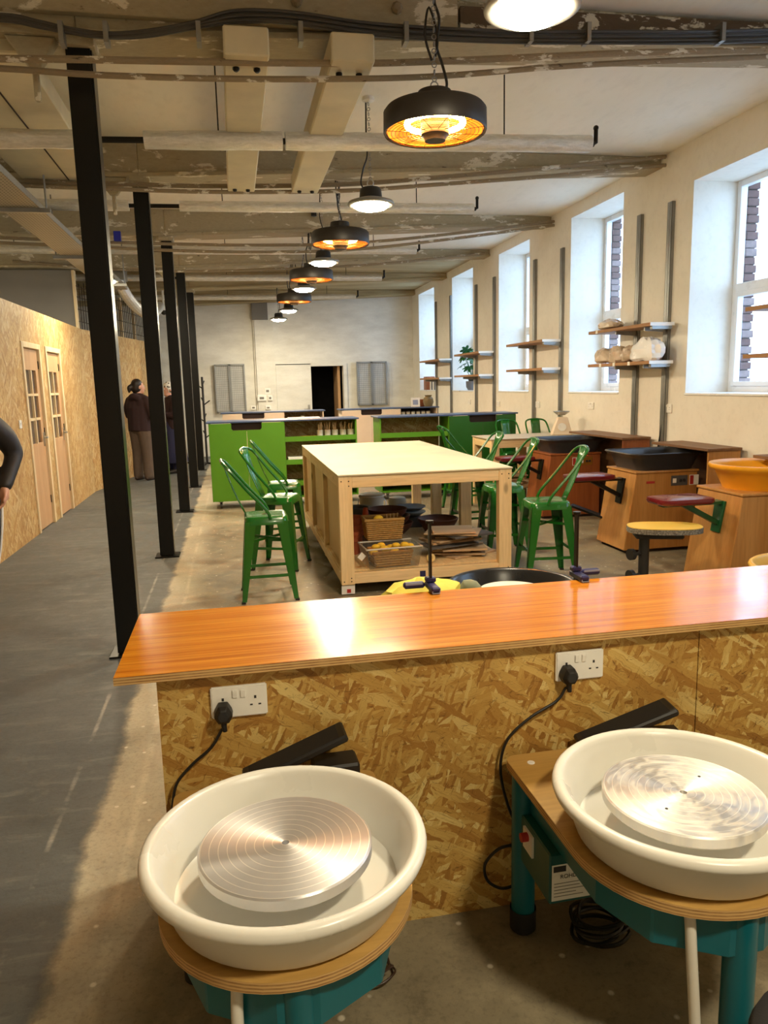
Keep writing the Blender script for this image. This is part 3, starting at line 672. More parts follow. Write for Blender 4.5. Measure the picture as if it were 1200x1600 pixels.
# ================================================================== PIPES, CONDUITS, CABLES
# foil-lagged pipes hanging across each bay: (y, z at left, z at right end, end x, gap x)
PIPES = [(5.46, 3.14, 3.245, 2.66, -.62, 'foil lagged heating pipe in front of the two boxed joists'),
         (8.1, 3.33, 3.37, 2.62, -.62, 'foil lagged pipe between the second and third beams'),
         (10.6, 3.335, 3.37, 2.60, -.62, 'foil lagged pipe between the third and fourth beams'),
         (13.2, 3.345, 3.36, 2.62, -.62, 'foil lagged pipe under the boarded ceiling, just past the fourth column'),
         (15.9, 3.34, 3.35, 2.60, -.62, 'foil lagged pipe closest to the end wall')]
for k, (y, za, zc, xe, xg, lab) in enumerate(PIPES):
    x0 = -5.9; r = .052 if k else .058
    zf = lambda x: za+(zc-za)*max(0, (x+1.4)/(xe+1.4))
    p = thing('lagged_pipe', lab, 'pipe', (0, y, 0), 0, 'foil lagged pipes across the ceiling')
    segs = [(x0, -.78), (-.48, .42), (.44, xe)] if k == 0 else ([(x0, -.9), (-.42, xe)] if k == 1 else [(x0, -.95), (-.80, xe)])
    for (a, c) in segs:
        m = MB(); n = max(2, int((c-a)/.12)); pts = [(a+(c-a)*i/n, 0, zf(a+(c-a)*i/n)) for i in range(n+1)]
        rr = [r*(1+random.uniform(-.05, .05)) for _ in pts]; m.tube(pts, rr, 14); m.build('lagging', MT['foil'], p, smooth=60)
    MB().tube([(x0, 0, zf(x0)), (-1.4, 0, zf(-1.4)), (xe+.03, 0, zf(xe))], .02, 8).build('bare_pipe', MT['dark_steel'], p, smooth=True)
    e = MB(); e.tube([(xe+.02, 0, zf(xe)), (xe+.045, 0, zf(xe)+.01), (xe+.045, 0, zf(xe)+.11)], .016, 8); e.ball((xe+.045, 0, zf(xe)+.11), .02); e.build('air_valve', MT['dark_steel'], p, smooth=True)
    hg = MB()
    for xx in (-2.6, .0, 2.0): hg.cyl((xx, 0, zf(xx)), (xx, 0, ZC), .005, n=6)
    hg.build('hanger_rod', MT['dark_steel'], p)
# rusty conduit pairs, sagging across the hall under the beams
def conduit(pix, y, r, label, grp='rusty conduits under the beams'):
    pts = [at(px, py, y=y) for px, py in pix]
    for p in pts: p.z = min(p.z, ZC-.03)
    o = MB().tube(pts, r, 8, 5).build('conduit', MT['conduit'], smooth=True); return tag(o, label, 'conduit', grp)
conduit([(-200, 92), (60, 92), (350, 97), (560, 99), (700, 95), (860, 88), (1000, 82), (1200, 78), (1290, 76)], 4.30, .018, 'upper rusty conduit of the pair below the bolted beam')
conduit([(-200, 103), (0, 107), (150, 117), (350, 123), (560, 123), (700, 118), (860, 105), (1000, 97), (1200, 88), (1290, 84)], 4.36, .016, 'lower rusty conduit of the pair below the bolted beam')
conduit([(-150, 276), (40, 283), (200, 288), (350, 291), (540, 288), (700, 276), (860, 262), (1040, 243)], 7.05, .02, 'upper rusty conduit under the second beam')
conduit([(-150, 284), (40, 290), (200, 296), (350, 300), (540, 298), (700, 287), (860, 275), (1040, 258)], 7.02, .018, 'lower rusty conduit under the second beam')
conduit([(-80, 368), (110, 376), (260, 381), (400, 383), (550, 380), (700, 366), (866, 346)], 9.68, .018, 'upper rusty conduit under the third beam')
conduit([(-80, 376), (110, 384), (260, 391), (400, 394), (550, 390), (700, 374), (866, 352)], 9.66, .018, 'lower rusty conduit under the third beam')
conduit([(20, 408), (170, 420), (300, 424), (450, 420), (600, 412), (757, 396)], 12.2, .02, 'rusty conduit under the fourth beam')
# bundle of grey cables clipped along the bolted beam
cb = thing('cable_bundle', 'bundle of dark grey cables clipped along the bolted beam', 'cables', (0, 0, 0))
base = [(-150, 30), (0, 27), (60, 38), (105, 47), (165, 55), (230, 52), (300, 40), (360, 27), (420, 26), (480, 31), (560, 44), (660, 52), (800, 58), (950, 58), (1100, 57), (1290, 52)]
for k in range(6):
    pts = []
    for i, (px, py) in enumerate(base):
        spread = (k-2.5)*(1.7 if px < 330 else 3.6)*(1 if px > -50 else .5)
        pts.append(at(px, py+spread+random.uniform(-1, 1), y=4.36+.012*(k % 2)))
    MB().tube(pts, .0085, 6, 5).build('cable', MT['cable'], cb, smooth=True)
for px in (95, 165, 310, 470, 635, 830, 920, 1130):
    q = at(px, 50, y=4.34); MB().box(q.x-.012, q.x+.012, 4.33, 4.41, q.z-.05, q.z+.05).build('clip', MT['galv'], cb)
# hooks dangling below the beam
# perforated cable tray along the walkway
ty0, ty1, tz = 5.7, 12.2, 3.04
tr = thing('cable_tray', 'perforated steel cable tray hanging above the partition', 'cable tray', (-1.63, 0, tz))
perf = NT('perforated_tray_base'); pv = perf.coord(); hole = perf.vor(perf.mapping(pv, (38, 22, 1)), 1.0, dim='2D', rnd=0)
perf.p(Base_Color=perf.mix(perf.ramp(hole, [(.18, 1.0), (.24, 0.0)]), srgb(158, 152, 138), srgb(52, 46, 38)), Roughness=.5, Metallic=.4)
MB().box(-.16, .16, ty0, ty1, 0, .003).build('tray_base', perf.m, tr)
for s in (-1, 1): MB().box(s*.16-.002, s*.16+.002, ty0, ty1, 0, .05).build('side_lip', MT['tray'], tr)
for k in range(3):
    yy = 6.9+k*2.3; m = MB(); m.box(-.24, .24, yy, yy+.04, -.035, -.001); 
    for s in (-1, 1): m.cyl((s*.21, yy+.02, -.02), (s*.21, yy+.02, ZC-tz), .008, n=6)
    m.build('trapeze_hanger', MT['galv'], tr)
for k in range(3): MB().tube([(-.08+.07*k, ty0, .02), (-.05+.05*k, 8, .02), (-.08+.06*k, 12, .02), (-.06+.06*k, ty1, .02)], .012, 6, 6).build('cable', MT['cable'], tr, smooth=True)
bt = at(184, 370, y=9.66); tag(MB().box(bt.x-.04, bt.x+.04, 9.60, 9.66, bt.z-.055, bt.z+.055).build('tape_flag', MT['blue_tape'], bevel=.004), 'small blue tape flag stuck on the rusty conduits', 'tape')
# mesh screen above the turned partition run
ms = thing('mesh_screen', 'dark rusty reinforcing mesh standing on the turned partition run', 'mesh screen', A+Vector((0, 0, PZ)), -ang2)
ms.location.z = PZ
m = MB()
for k in range(34):
    m.cyl((-.05, .08+k*.1, 0), (-.05, .08+k*.1, .72-.03*(k % 3)), .006, n=5)
m.build('upright_rods', MT['rust_mesh'], ms)
m = MB()
for z in (.12, .3, .48, .64): m.cyl((-.045, .03, z), (-.045, 3.5, z-.02), .006, n=5)
m.build('cross_rods', MT['rust_mesh'], ms)
for yy in (1.35, 2.15, 2.9): MB().box(-.12, -.075, yy, yy+.07, 0, .70).build('timber_stud', MT['frame_pine'], ms)
# security camera on far column line
sc = thing('security_camera', 'small black dome security camera beside the second column', 'camera', at(256, 487, y=14.97)+Vector((0, 0, 0)))
MB().ball((0, 0, 0), .06, 12, 8).build('dome', MT['black_plastic'], sc, smooth=True); MB().cyl((0, 0, .04), (0, 0, zb_(-1)-sc.location.z), .02).build('stem', MT['white_plastic'], sc); MB().lathe([(.055, .02), (.065, .03), (.065, .07), (0, .075)], 16).build('collar', MT['white_plastic'], sc, smooth=True)

fd = thing('flexible_duct', 'silver flexible duct sagging from the ceiling behind the second column', 'duct', (0, 0, 0))
dp = [Vector((at(184, 452, y=12.75).x, 12.75, 3.3)), at(198, 462, y=12.9), at(216, 482, y=13.4), at(236, 492, y=14.2), at(250, 478, y=14.7)]
P = smooth_pts(dp, 12); MB().tube(P, [.085*(1+.05*(i % 2)) for i in range(len(P))], 14).build('duct_hose', MT['foil'], fd, smooth=20)
MB().box(dp[0].x-.14, dp[0].x+.14, 12.6, 12.9, 3.24, ZC).build('duct_box', MT['galv'], fd, bevel=.006)
# ================================================================== LAMPS AND HEATERS
def chain(mb, z0, z1, r=.012):
    n = int((z1-z0)/.034); 
    for i in range(n):
        z = z0+(i+.5)*(z1-z0)/n
        mb.torus((0, 0, z), r, .0028, 8, 4, (1, 0, 0) if i % 2 else (0, 1, 0), 1, 1)
LZ = 2.905
def led_lamp(loc, label):
    t = thing('high_bay_lamp', label, 'lamp', loc, random.uniform(0, 6), 'round LED high bay lamps on chains')
    MB().lathe([(.135, .004), (.165, .0), (.178, .006), (.18, .014), (.172, .028), (.12, .045), (.095, .05)], 40).build('rim', MT['lamp_rim'], t, smooth=50)
    MB().lathe([(.12, .045), (.088, .055), (.082, .115), (.07, .13), (.03, .135), (0, .136)], 32).build('housing', MT['lamp_body'], t, smooth=40)
    MB().lathe([(.137, .008), (.132, -.008), (.11, -.022), (.07, -.031), (0, -.034)], 40).build('diffuser', MT['led'], t, smooth=True)
    m = MB(); m.torus((0, 0, .165), .026, .005, 14, 6, (0, 1, 0)); m.cyl((0, 0, .13), (0, 0, .145), .014); m.build('eye_bolt', MT['steel'], t, smooth=True)
    top = ZC-loc[2]
    m = MB(); chain(m, .18, top-.03); m.build('chain', MT['galv'], t)
    MB().tube([(.05, .0, .125), (.07, .02, .17), (.04, .04, .26), (.015, .015, .36), (.03, -.01, .5), (.02, 0, top-.01)], .006, 6, 5).build('power_cable', MT['black_cable'], t, smooth=True)
    MB().lathe([(.045, top), (.045, top-.025), (.02, top-.035), (0, top-.035)], 14).build('ceiling_rose', MT['white_plastic'], t)
    return t
for i, (x, y) in enumerate([(1.12, -.15), (1.17, 2.9), (1.12, 6.0), (1.075, 8.75), (1.07, 11.1), (1.075, 14.2), (1.0, 16.0)]):
    led_lamp((x, y, LZ), ['round LED high bay lamp on a chain above the pottery wheels at the bench', 'round LED high bay lamp on a chain before the bolted beam', 'round LED high bay lamp over the near end of the pine work table', 'round LED high bay lamp on a chain over the green cabinets', 'round LED high bay lamp on a chain between the third and fourth heaters', 'round LED high bay lamp on a chain past the last heater', 'round LED high bay lamp on a chain closest to the end wall'][i])
# second, smaller lamp row beyond the partition side of the columns
led_lamp(tuple(at(163, 440, y=10.4)), 'round LED lamp glowing between the first and second columns above the partition')
for (x, y) in ((-3.9, 4.0), (-3.9, 9.5)):
    led_lamp((x, y, 2.95), 'round LED lamp hung inside the space behind the strand board partition')
def heater(loc, label, rz):
    t = thing('pendant_heater', label, 'heater', loc, rz, 'black pendant heaters with glowing rings')
    R = .272
    MB().lathe([(R-.012, -.055), (R, -.06), (R+.004, -.05), (R+.002, .045), (R-.012, .062), (.12, .085), (.095, .1), (.088, .145), (.05, .155), (0, .156)], 48).build('housing', MT['heater_body'], t, smooth=40)
    MB().lathe([(R-.014, -.05), (R-.02, -.02), (.19, .03), (.1, .035), (.08, .0)], 48).build('reflector', MT['heater_refl'], t, smooth=60)
    MB().lathe([(.078, .02), (.075, -.07), (.06, -.082), (.055, -.1), (0, -.102)], 28).build('hub', MT['heater_body'], t, smooth=40)
    MB().torus((0, 0, -.012), .150, .016, 40, 8).build('halogen_tube', MT['glow'], t, smooth=True)
    m = MB()
    for k in range(9): m.torus((0, 0, -.058), .09+k*.0205, .0018, 40, 4)
    for k in range(12):
        a = k*PI/6; m.cyl((.07*math.cos(a), .07*math.sin(a), -.058), (R*math.cos(a), R*math.sin(a), -.058), .0018, n=4)
    m.build('guard_grille', MT['dark_steel'], t)
    top = ZC-loc[2]
    m = MB(); m.torus((0, 0, .175), .02, .004, 12, 6, (0, 1, 0)); chain(m, .19, top-.02); m.build('chain', MT['galv'], t)
    m = MB(); m.tube([(.06, 0, .15), (.07, .01, .2), (.05, .03, .3), (.02, .02, .38), (.03, 0, .5), (.01, .02, .6), (.05, 0, top-.06), (.03, 0, top-.01), (0, 0, top-.005)], .0075, 6, 5); m.tube([(-.01, .01, .3), (-.045, .01, .42), (-.02, .02, .56), (.02, .0, .42), (.01, .01, .32)], .0065, 6, 5); m.build('power_cable', MT['black_cable'], t, smooth=True)
    MB().cyl((-.1, .01, top-.06), (-.1, .01, top), .035, n=12).build('ceiling_socket', MT['black_plastic'], t, smooth=True)
    return t
for i, (x, y) in enumerate([(1.135, 4.16), (1.08, 7.42), (1.05, 9.85), (1.03, 12.35)]):
    heater((x, y, 2.925), ['large black pendant heater glowing orange right behind the bolted beam', 'black pendant heater glowing over the far half of the pine work table', 'black pendant heater glowing over the green cabinets', 'black pendant heater glowing over the space between green and pink cabinets'][i], i*1.1)

# ================================================================== THE BENCH
BZ, BX0, BX1 = .842, -.335, 2.95
BY0, BY1 = 1.885, 2.435
bn = thing('divider_bench', 'low divider bench of strand board with glossy orange veneer top', 'bench', (0, 0, 0))
MB().box(BX0, BX1, BY0, BY1, BZ-.022, BZ-.0012).build('top_core', MT['plies'], bn)
MB().box(BX0+.001, BX1-.001, BY0+.001, BY1-.001, BZ-.0012, BZ).build('top_veneer', MT['bench_top'], bn)
PY = 1.925
MB().box(-.237, 1.318, PY, PY+.018, 0, BZ-.022).build('front_panel', MT['osb_bench'], bn)
MB().box(1.321, BX1-.1, PY, PY+.018, 0, BZ-.022).build('front_panel', MT['osb_bench'], bn)
MB().box(-.237, BX1-.1, 2.36, 2.378, 0, BZ-.022).build('rear_panel', MT['osb_bench'], bn)
MB().box(-.222, -.177, PY+.02, 2.358, 0, BZ-.024).build('end_stud', MT['pine'], bn)
MB().box(-.176, BX1-.1, PY+.02, PY+.07, BZ-.07, BZ-.023).build('top_rail', MT['pine_x'], bn)
# double sockets
def socket_plate(name, loc, rz, label, grp=None):
    """UK twin socket, plate in local xz, facing -y"""
    t = thing(name, label, 'socket', loc, rz, grp)
    MB().box(-.073, .073, -.012, 0, -.043, .043).build('face_plate', MT['white_plastic'], t, bevel=.003, seg=2)
    for s in (-1, 1):
        MB().obox((s*.0105, -.0135, .0225), (.013, .007, .021), (.12, 0, 0)).build('rocker_switch', MT['white_plastic'], t, bevel=.001)
        m = MB(); cx = s*.042
        m.box(cx-.003, cx+.003, -.0126, -.0119, .005, .013); m.box(cx-.0145, cx-.0075, -.0126, -.0119, -.0135, -.0095); m.box(cx+.0075, cx+.0145, -.0126, -.0119, -.0135, -.0095)
        m.build('pin_slots', MT['ink'], t)
    return t
socket_plate('double_socket', (-.03, PY-.0005, .735), 0, 'white twin socket on strand board near the bench end')
socket_plate('double_socket', (.934, PY-.0005, .739), 0, 'white twin socket on strand board close to the panel joint')
def plug(loc, cable_pts, label):
    t = thing('power_plug', label, 'plug', loc)
    pts = [(-.022, .006), (-.025, -.006), (-.014, -.026), (.014, -.026), (.025, -.006), (.022, .006), (.012, .024), (-.012, .024)]
    m = MB(); n = len(pts)
    v = [(a, 0, c) for a, c in pts]+[(a*.95, -.03, c*.95) for a, c in pts]+[(a*.6, -.042, c*.6) for a, c in pts]
    f = [tuple(range(n)), tuple(range(2*n, 3*n))[::-1]]
    for k in range(2):
        for i in range(n): j = (i+1) % n; f.append((k*n+i, k*n+j, (k+1)*n+j, (k+1)*n+i))
    m.add(v, f); m.build('plug_body', MT['black_plastic'], t, bevel=.002)
    MB().tube([(0, -.018, -.02), (0, -.02, -.035), (.002, -.02, -.05)], [.009, .0075, .006], 10).build('strain_relief', MT['black_plastic'], t, smooth=True)
    L = Vector(loc)
    MB().tube([(.002, -.02, -.048)]+[tuple(Vector(p)-L) for p in cable_pts], .0042, 8, 6).build('flex', MT['black_cable'], t, smooth=True)
    return t
q = lambda px, py, y=1.9: tuple(at(px, py, y=y))
plug((-.072, PY-.0125, .715), [q(347, 1140), q(330, 1168), q(300, 1195), q(276, 1225), q(270, 1262), q(272, 1290)], 'black three-pin plug with flex in the socket by the bench end')
plug((.892, PY-.0125, .722), [q(884, 1075), q(870, 1095), q(830, 1120), q(797, 1150), q(784, 1180), q(783, 1215), q(795, 1262, 1.885), q(812, 1300, 1.885)], 'black three-pin plug with flex in the socket close to the panel joint')

# ================================================================== POTTER'S WHEELS AT THE BENCH
def outline(hw, yb, yc, r, n=26, cr=.03):
    """table plan: square back edge at yb, round front about (0,yc)"""
    p = []
    for k in range(5): a = PI/2*k/4; p.append((hw-cr+cr*math.cos(a), yb-cr+cr*math.sin(a)))
    for k in range(5): a = PI/2+PI/2*k/4; p.append((-hw+cr+cr*math.cos(a), yb-cr+cr*math.sin(a)))
    for k in range(n+1): a = PI+PI*k/n; p.append((r*math.cos(a), yc+r*math.sin(a)))
    return p
def rim_pan(R=.285, h0=.508, zr=.612, rb=.238, rr=.0155):
    pf = [(rb-.012, h0), (rb, h0), (rb+.004, h0+.004), (R-.016, zr-.022), (R-.012, zr-.012)]
    for k in range(9): a = -PI*.62+PI*1.62*k/8; pf.append((R-.004+rr*math.cos(a), zr+rr*math.sin(a)))
    pf += [(R-.03, zr-.012), (rb-.006, h0+.012), (rb-.02, h0+.006), (.05, h0+.006), (.05, h0+.05), (.035, h0+.052), (0, h0+.052)]
    return pf
def wheel(loc, rz, label, pan_m, head_m, grp, table_m=None, detail=True, zr=.612, hose=True, head_r=.181, head_z=.578):
    t = thing('potters_wheel', label, 'potters wheel', loc, rz, grp)
    tm = table_m or MT['ply_round']
    o = outline(.266, .452, .008, .266)
    MB().prism(o, .4775, .4995).build('table_edge', MT['plies'], t, smooth=30)
    tt = MB().prism([(a*.999, c*.999) for a, c in o], .4995, .5005).build('table_top', tm, t)
    for s in (-1, 1): MB().lathe([(.011, .0005), (.010, .002), (0, .0022)], 14, (s*.205, .40, .5)).build('screw_cap', MT['white_plastic'], tt)
    MB().lathe(rim_pan(zr=zr), 64).build('splash_pan', pan_m, t, smooth=50)
    hd = MB().lathe([(0, .012), (.006, .012), (.008, .0285), (.012, .029), (head_r-.004, .029), (head_r, .026), (head_r, .006), (head_r-.006, .0), (.05, 0), (0, 0)], 64).build('wheel_head', head_m, t, smooth=30, loc=(0, 0, head_z))
    for a in ((.6, .6+PI) if head_m is MT['head_clay'] else ()): MB().lathe([(.0035, 0), (.0035, .0008), (0, .0008)], 8, (.092*math.cos(a), .092*math.sin(a), .029)).build('bat_pin_hole', MT['ink'], hd)
    MB().cyl((0, 0, .50), (0, 0, head_z), .03, n=16).build('spindle', MT['steel'], t, smooth=True)
    # teal sheet body and legs
    b = MB(); b.prism([(-.225, .40), (-.225, -.02), (-.17, -.16), (-.04, -.235), (.04, -.235), (.17, -.16), (.225, -.02), (.225, .40)][::-1], .375, .4775); b.build('chassis', MT['teal'], t, bevel=.004)
    for (x, y) in ((-.232, .385), (.232, .385), (0, -.215)):
        lg = MB().cyl((x, y, .03), (x, y, .4775), .033, n=20).build('leg', MT['teal'], t, smooth=True)
        MB().lathe([(.037, .07), (.037, .008), (.03, 0), (0, 0)], 20, (x, y, 0)).build('rubber_foot', MT['black_rubber'], lg, smooth=True)
    cbx = MB().box(-.25, -.12, .17, .36, .235, .375).build('control_box', MT['box_teal'], t, bevel=.004)
    plate = MB().box(-.244, -.13, .1692, .1699, .245, .345).build('rating_plate', MT['white_plastic'], cbx)
    m = MB(); m.box(-.240, -.206, .1686, .1691, .325, .341).build('maker_logo', MT['ink'], plate)
    text('ROHDE', .016, MT['ink'], plate, (-.222, .1685, .306), (PI/2, 0, 0))
    m = MB()
    for k, (wd) in enumerate((.085, .07, .09, .06, .08)): m.box(-.238, -.238+wd, .1688, .1691, .292-k*.009, .2935-k*.009)
    m.build('small_print', MT['bat_grey'], plate)
    m = MB(); m.box(-.256, -.25, .27, .33, .30, .36).build('switch_panel', MT['white_plastic'], cbx); MB().cyl((-.256, .3, .345), (-.275, .3, .345), .012, n=14).build('speed_knob', MT['print_red'], cbx, smooth=True)
    if hose: MB().tube([(-.11, -.185, .50), (-.11, -.20, .46), (-.112, -.215, .38), (-.108, -.235, .2), (-.11, -.25, .02), (-.115, -.26, .0)], .0115, 12, 5).build('drain_hose', MT['hose'], t, smooth=True)
    return t
w1 = wheel((.055, 1.458, 0), 0, 'potters wheel with white pan and clean ringed aluminium head at the bench end', MT['pan_white'], MT['head'], 'white pan potters wheels at the bench')
w2_ = wheel((.966, 1.44, 0), .012, 'potters wheel with white pan and clay-smeared head near the panel joint', MT['pan_white'], MT['head_clay'], 'white pan potters wheels at the bench')
# foot pedals lying on the wheel tables
def pedal(loc, rz, label, dz=0):
    t = thing('foot_pedal', label, 'foot pedal', loc, rz, 'black foot pedals on the wheel tables')
    MB().box(.065, .185, -.042, .042, 0, .075+dz).build('pedal_base', MT['black_plastic'], t, bevel=.006)
    p0, p1 = Vector((-.115, 0, .05+dz)), Vector((.155, 0, .15+dz))
    pl = MB().bar(p0, p1, .09, .02).build('pedal_plate', MT['black_plastic'], t, bevel=.005)
    m = MB(); d = (p1-p0).normalized(); u = Vector((-d.z, 0, d.x))
    m.bar(p0+d*.02+u*.0102, p1-d*.02+u*.0102, .076, .0012, u)
    m.build('tread_mat', MT['black_rubber'], pl)
    return t
pedal((.085, 1.845, .5007), .03, 'black foot pedal lying on the table of the wheel at the bench end')
pedal((1.02, 1.84, .5007), -.12, 'black foot pedal lying on the table of the clay-smeared wheel', -.022)
# loose cables on the floor by the wheels
def coil(name, c, rad, n, r, m, label, jit=.03):
    pts = []
    for i in range(n*10):
        a = 2*PI*i/10; k = rad*(1+.18*math.sin(i*.9))
        pts.append((c[0]+k*math.cos(a)*1.2, c[1]+k*math.sin(a), c[2]+r+.004*(i % 5)+i*.0012))
    return tag(MB().tube(pts, r, 6, 3).build(name, m, smooth=True), label, 'cable')
coil('cable_coil', (.925, 1.74, .0), .06, 6, .0055, MT['black_cable'], 'black coiled pedal cable on the floor under the clay-smeared wheel')
coil('cable_coil', (.27, 1.74, .0), .05, 3, .003, plain('thin_brown_flex', srgb(60, 40, 30), .5), 'thin brown looped flex on the floor beside the wheel at the bench end')
lo = tag(MB().tube([q(806, 1320, 1.9), q(780, 1326, 1.9), q(758, 1350, 1.9), q(762, 1376, 1.9), q(785, 1388, 1.88), q(812, 1380, 1.88)], .0045, 8, 6).build('cable_loop', MT['black_cable'], smooth=True), 'black cable loop bulging beside the back leg of the clay-smeared wheel', 'cable')
# padded stool at the lower right
c = at(1215, 1590, z=.5)
st = thing('padded_stool', 'round charcoal padded stool by the clay-smeared wheel', 'stool', (.99, .945, 0), .3)
MB().lathe([(0, .335), (.15, .335), (.165, .35), (.17, .375), (.16, .40), (.12, .41), (0, .413)], 40).build('cushion', MT['foam_grey'], st, smooth=60)
MB().cyl((0, 0, .06), (0, 0, .335), .025, n=16).build('post', MT['dark_steel'], st, smooth=True)
m = MB()
for k in range(5): a = 2*PI*k/5; m.bar((0, 0, .07), (.2*math.cos(a), .2*math.sin(a), .045), .03, .025); m.ball((.2*math.cos(a), .2*math.sin(a), .022), .022)
m.build('star_base', MT['black_plastic'], st)

# wheels on the other side of the bench
wheel((1.165, 3.06, 0), PI, 'potters wheel with black pan and pale head behind the bench', MT['pan_black'], MT['head_pale'], None, hose=False, zr=.655, head_r=.15, head_z=.61)
wheel((2.70, 3.05, 0), PI, 'potters wheel with mustard pan and blue grey head behind the bench', MT['pan_yellow'], MT['head_blue'], None, hose=False, zr=.63, head_r=.165)

# ================================================================== WORK TABLES
TX0, TX1, TY0, TY1, TZ = .71, 2.035, 5.37, 8.30, .91
def caster(parent, x, y, r=.032, m=None, tagm=None):
    c = MB(); c.box(x-.03, x+.03, y-.03, y+.03, 2*r+.008, 2*r+.014); c.box(x-.018, x-.014, y-.02, y+.02, r*.8, 2*r+.01); c.box(x+.014, x+.018, y-.02, y+.02, r*.8, 2*r+.01)
    o = c.build('caster', MT['galv'], parent)
    MB().cyl((x-.012, y, r), (x+.012, y, r), r, n=16).build('wheel', m or MT['bat_grey'], o, smooth=True)
    return o
wt = thing('work_table', 'large pale pine work table with plywood top and storage shelf below', 'table')
MB().box(TX0-.005, TX1+.005, TY0-.01, TY1+.01, TZ-.012, TZ).build('table_top', MT['table_ply'], wt, bevel=.002)
red = plain('red_caster_wheel', srgb(120, 30, 24), .4)
posts = [(TX0, TY0), (TX1-.10, TY0), (TX0, TY1-.07), (TX1-.10, TY1-.07), (TX1-.10, TY0+1.0), (TX1-.10, TY0+2.0), (TX0, TY0+1.0), (TX0, TY0+2.0)]
for (x, y) in posts:
    lg = MB().box(x, x+.10, y, y+.07, .085, TZ-.012).build('leg', MT['pine'], wt, bevel=.003)
    if y == TY0:
        m = MB()
        for (dx, dz) in ((.02, TZ-.05), (.075, TZ-.05), (.075, TZ-.085), (.02, .11), (.075, .11), (.075, .135)): m.cyl((x+dx, y+.001, dz), (x+dx, y-.0015, dz), .005, n=8)
        m.build('screw_heads', MT['dark_steel'], lg)
MB().box(TX0+.10, TX1-.10, TY0+.005, TY0+.045, TZ-.10, TZ-.012).build('front_rail', MT['pine_x'], wt, bevel=.003)
MB().box(TX0+.10, TX1-.10, TY1-.045, TY1-.005, TZ-.10, TZ-.012).build('back_rail', MT['pine_x'], wt, bevel=.003)
MB().box(TX0+.10, TX1-.10, TY0+.005, TY0+.045, .09, .17).build('lower_rail', MT['pine_x'], wt, bevel=.003)
for x in (TX0, TX1-.045): MB().box(x+.002, x+.043, TY0+.07, TY1-.07, TZ-.10, TZ-.012).build('side_rail', MT['pine_y'], wt, bevel=.003)
for x in (TX0, TX1-.045): MB().box(x+.002, x+.043, TY0+.07, TY1-.07, .09, .17).build('side_rail', MT['pine_y'], wt, bevel=.003)
MB().box(TX0+.01, TX1-.01, TY0+.05, TY1-.02, .17, .186).build('shelf', MT['pine_y'], wt)
sp = plain('side_ply_panel', srgb(206, 178, 128), .6, var=.1, scale=3)
for (a, c) in ((TY0+.07, TY0+1.0), (TY0+1.07, TY0+2.0), (TY0+2.07, TY1-.07)): MB().box(TX0+.035, TX0+.046, a, c, .17, TZ-.10).build('side_panel', sp, wt)
for (x, y) in ((TX0+.05, TY0+.06), (TX1-.05, TY0+.06), (TX0+.05, TY1-.06), (TX1-.05, TY1-.06), (TX0+.05, TY0+1.03), (TX0+.05, TY0+2.03), (TX1-.05, TY0+1.5)): caster(wt, x, y, .034, red)
tg = MB().obox((TX0+.05, TY0+.018, .045), (.10, .002, .07), (.15, 0, 0)).build('caster_tag', MT['paper'], wt)
MB().obox((TX0+.055, TY0+.0165, .035), (.03, .001, .03), (.15, 0, 0)).build('tag_print', MT['print_red'], tg)
SZ = .1865
# --- what is stored on its shelf
def pot(name, loc, prof, m, label, cat, grp=None, rim=None, n=28):
    t = thing(name, label, cat, loc, 0, grp); MB().lathe(prof, n).build('body', m, t, smooth=40)
    if rim: MB().torus((0, 0, rim[1]), rim[0], rim[2], n, 6).build('rim', m, t, smooth=True)
    return t
bk = at(583, 812, z=.30)
t = pot('plastic_bucket', (1.31, 7.40, SZ), [(0, 0), (.11, 0), (.125, .27), (.13, .275), (.124, .278), (0, .278)], MT['bucket'], 'white lidded plastic bucket on the work table shelf', 'bucket', rim=(.127, .255, .007))
MB().tube([(-.127, 0, .23), (-.135, -.05, .16), (0, -.137, .10), (.135, -.05, .16), (.127, 0, .23)], .004, 6, 6).build('handle', MT['steel'], t, smooth=True)
pot('glazed_pot', (1.10, 6.98, SZ), [(0, 0), (.10, 0), (.13, .06), (.13, .2), (.12, .22), (.105, .215), (.1, .05), (0, .04)], MT['grey_pot'], 'blue grey tub beside the white bucket under the work table', 'pot', rim=(.127, .215, .007))
pot('glazed_pot', (1.66, 7.80, SZ), [(0, 0), (.05, 0), (.09, .05), (.1, .11), (.085, .165), (.07, .17), (0, .17)], plain('speckled_grey_green', srgb(150, 152, 140), .5), 'rounded grey green pot behind the brown bowls under the work table', 'pot')
for k in range(3): pot('brown_bowl', (1.38-.02*k, 6.68+.03*k, SZ+.06*k), [(0, 0), (.10, 0), (.17, .07), (.185, .11), (.175, .11), (.09, .02), (0, .015)], MT['brown_pot'], ['bottom', 'middle', 'top'][k]+' dark brown clay bowl of the stack behind the wicker basket', 'bowl', 'stacked dark brown clay bowls')
for k in range(2): pot('grey_plate', (1.62, 7.02, SZ+.05*k+.1), [(0, 0), (.09, 0), (.15, .035), (.15, .045), (.08, .015), (0, .012)], MT['grey_pot'], ['lower', 'upper'][k]+' slate grey shallow dish of the pair behind the ware boards', 'dish', 'pair of slate grey dishes')
tag(MB().box(1.52, 1.72, 6.90, 7.14, SZ, SZ+.10).build('storage_box', MT['bat_grey'], bevel=.006), 'dark grey box carrying the slate dishes under the work table', 'box')
pot('brown_bowl', (1.80, 6.66, SZ+.002), [(0, 0), (.12, 0), (.175, .09), (.19, .12), (.178, .12), (.11, .02), (0, .015)], MT['brown_pot'], 'wide red brown bowl behind the ware boards beside the table leg', 'bowl', rim=(.184, .12, .008))
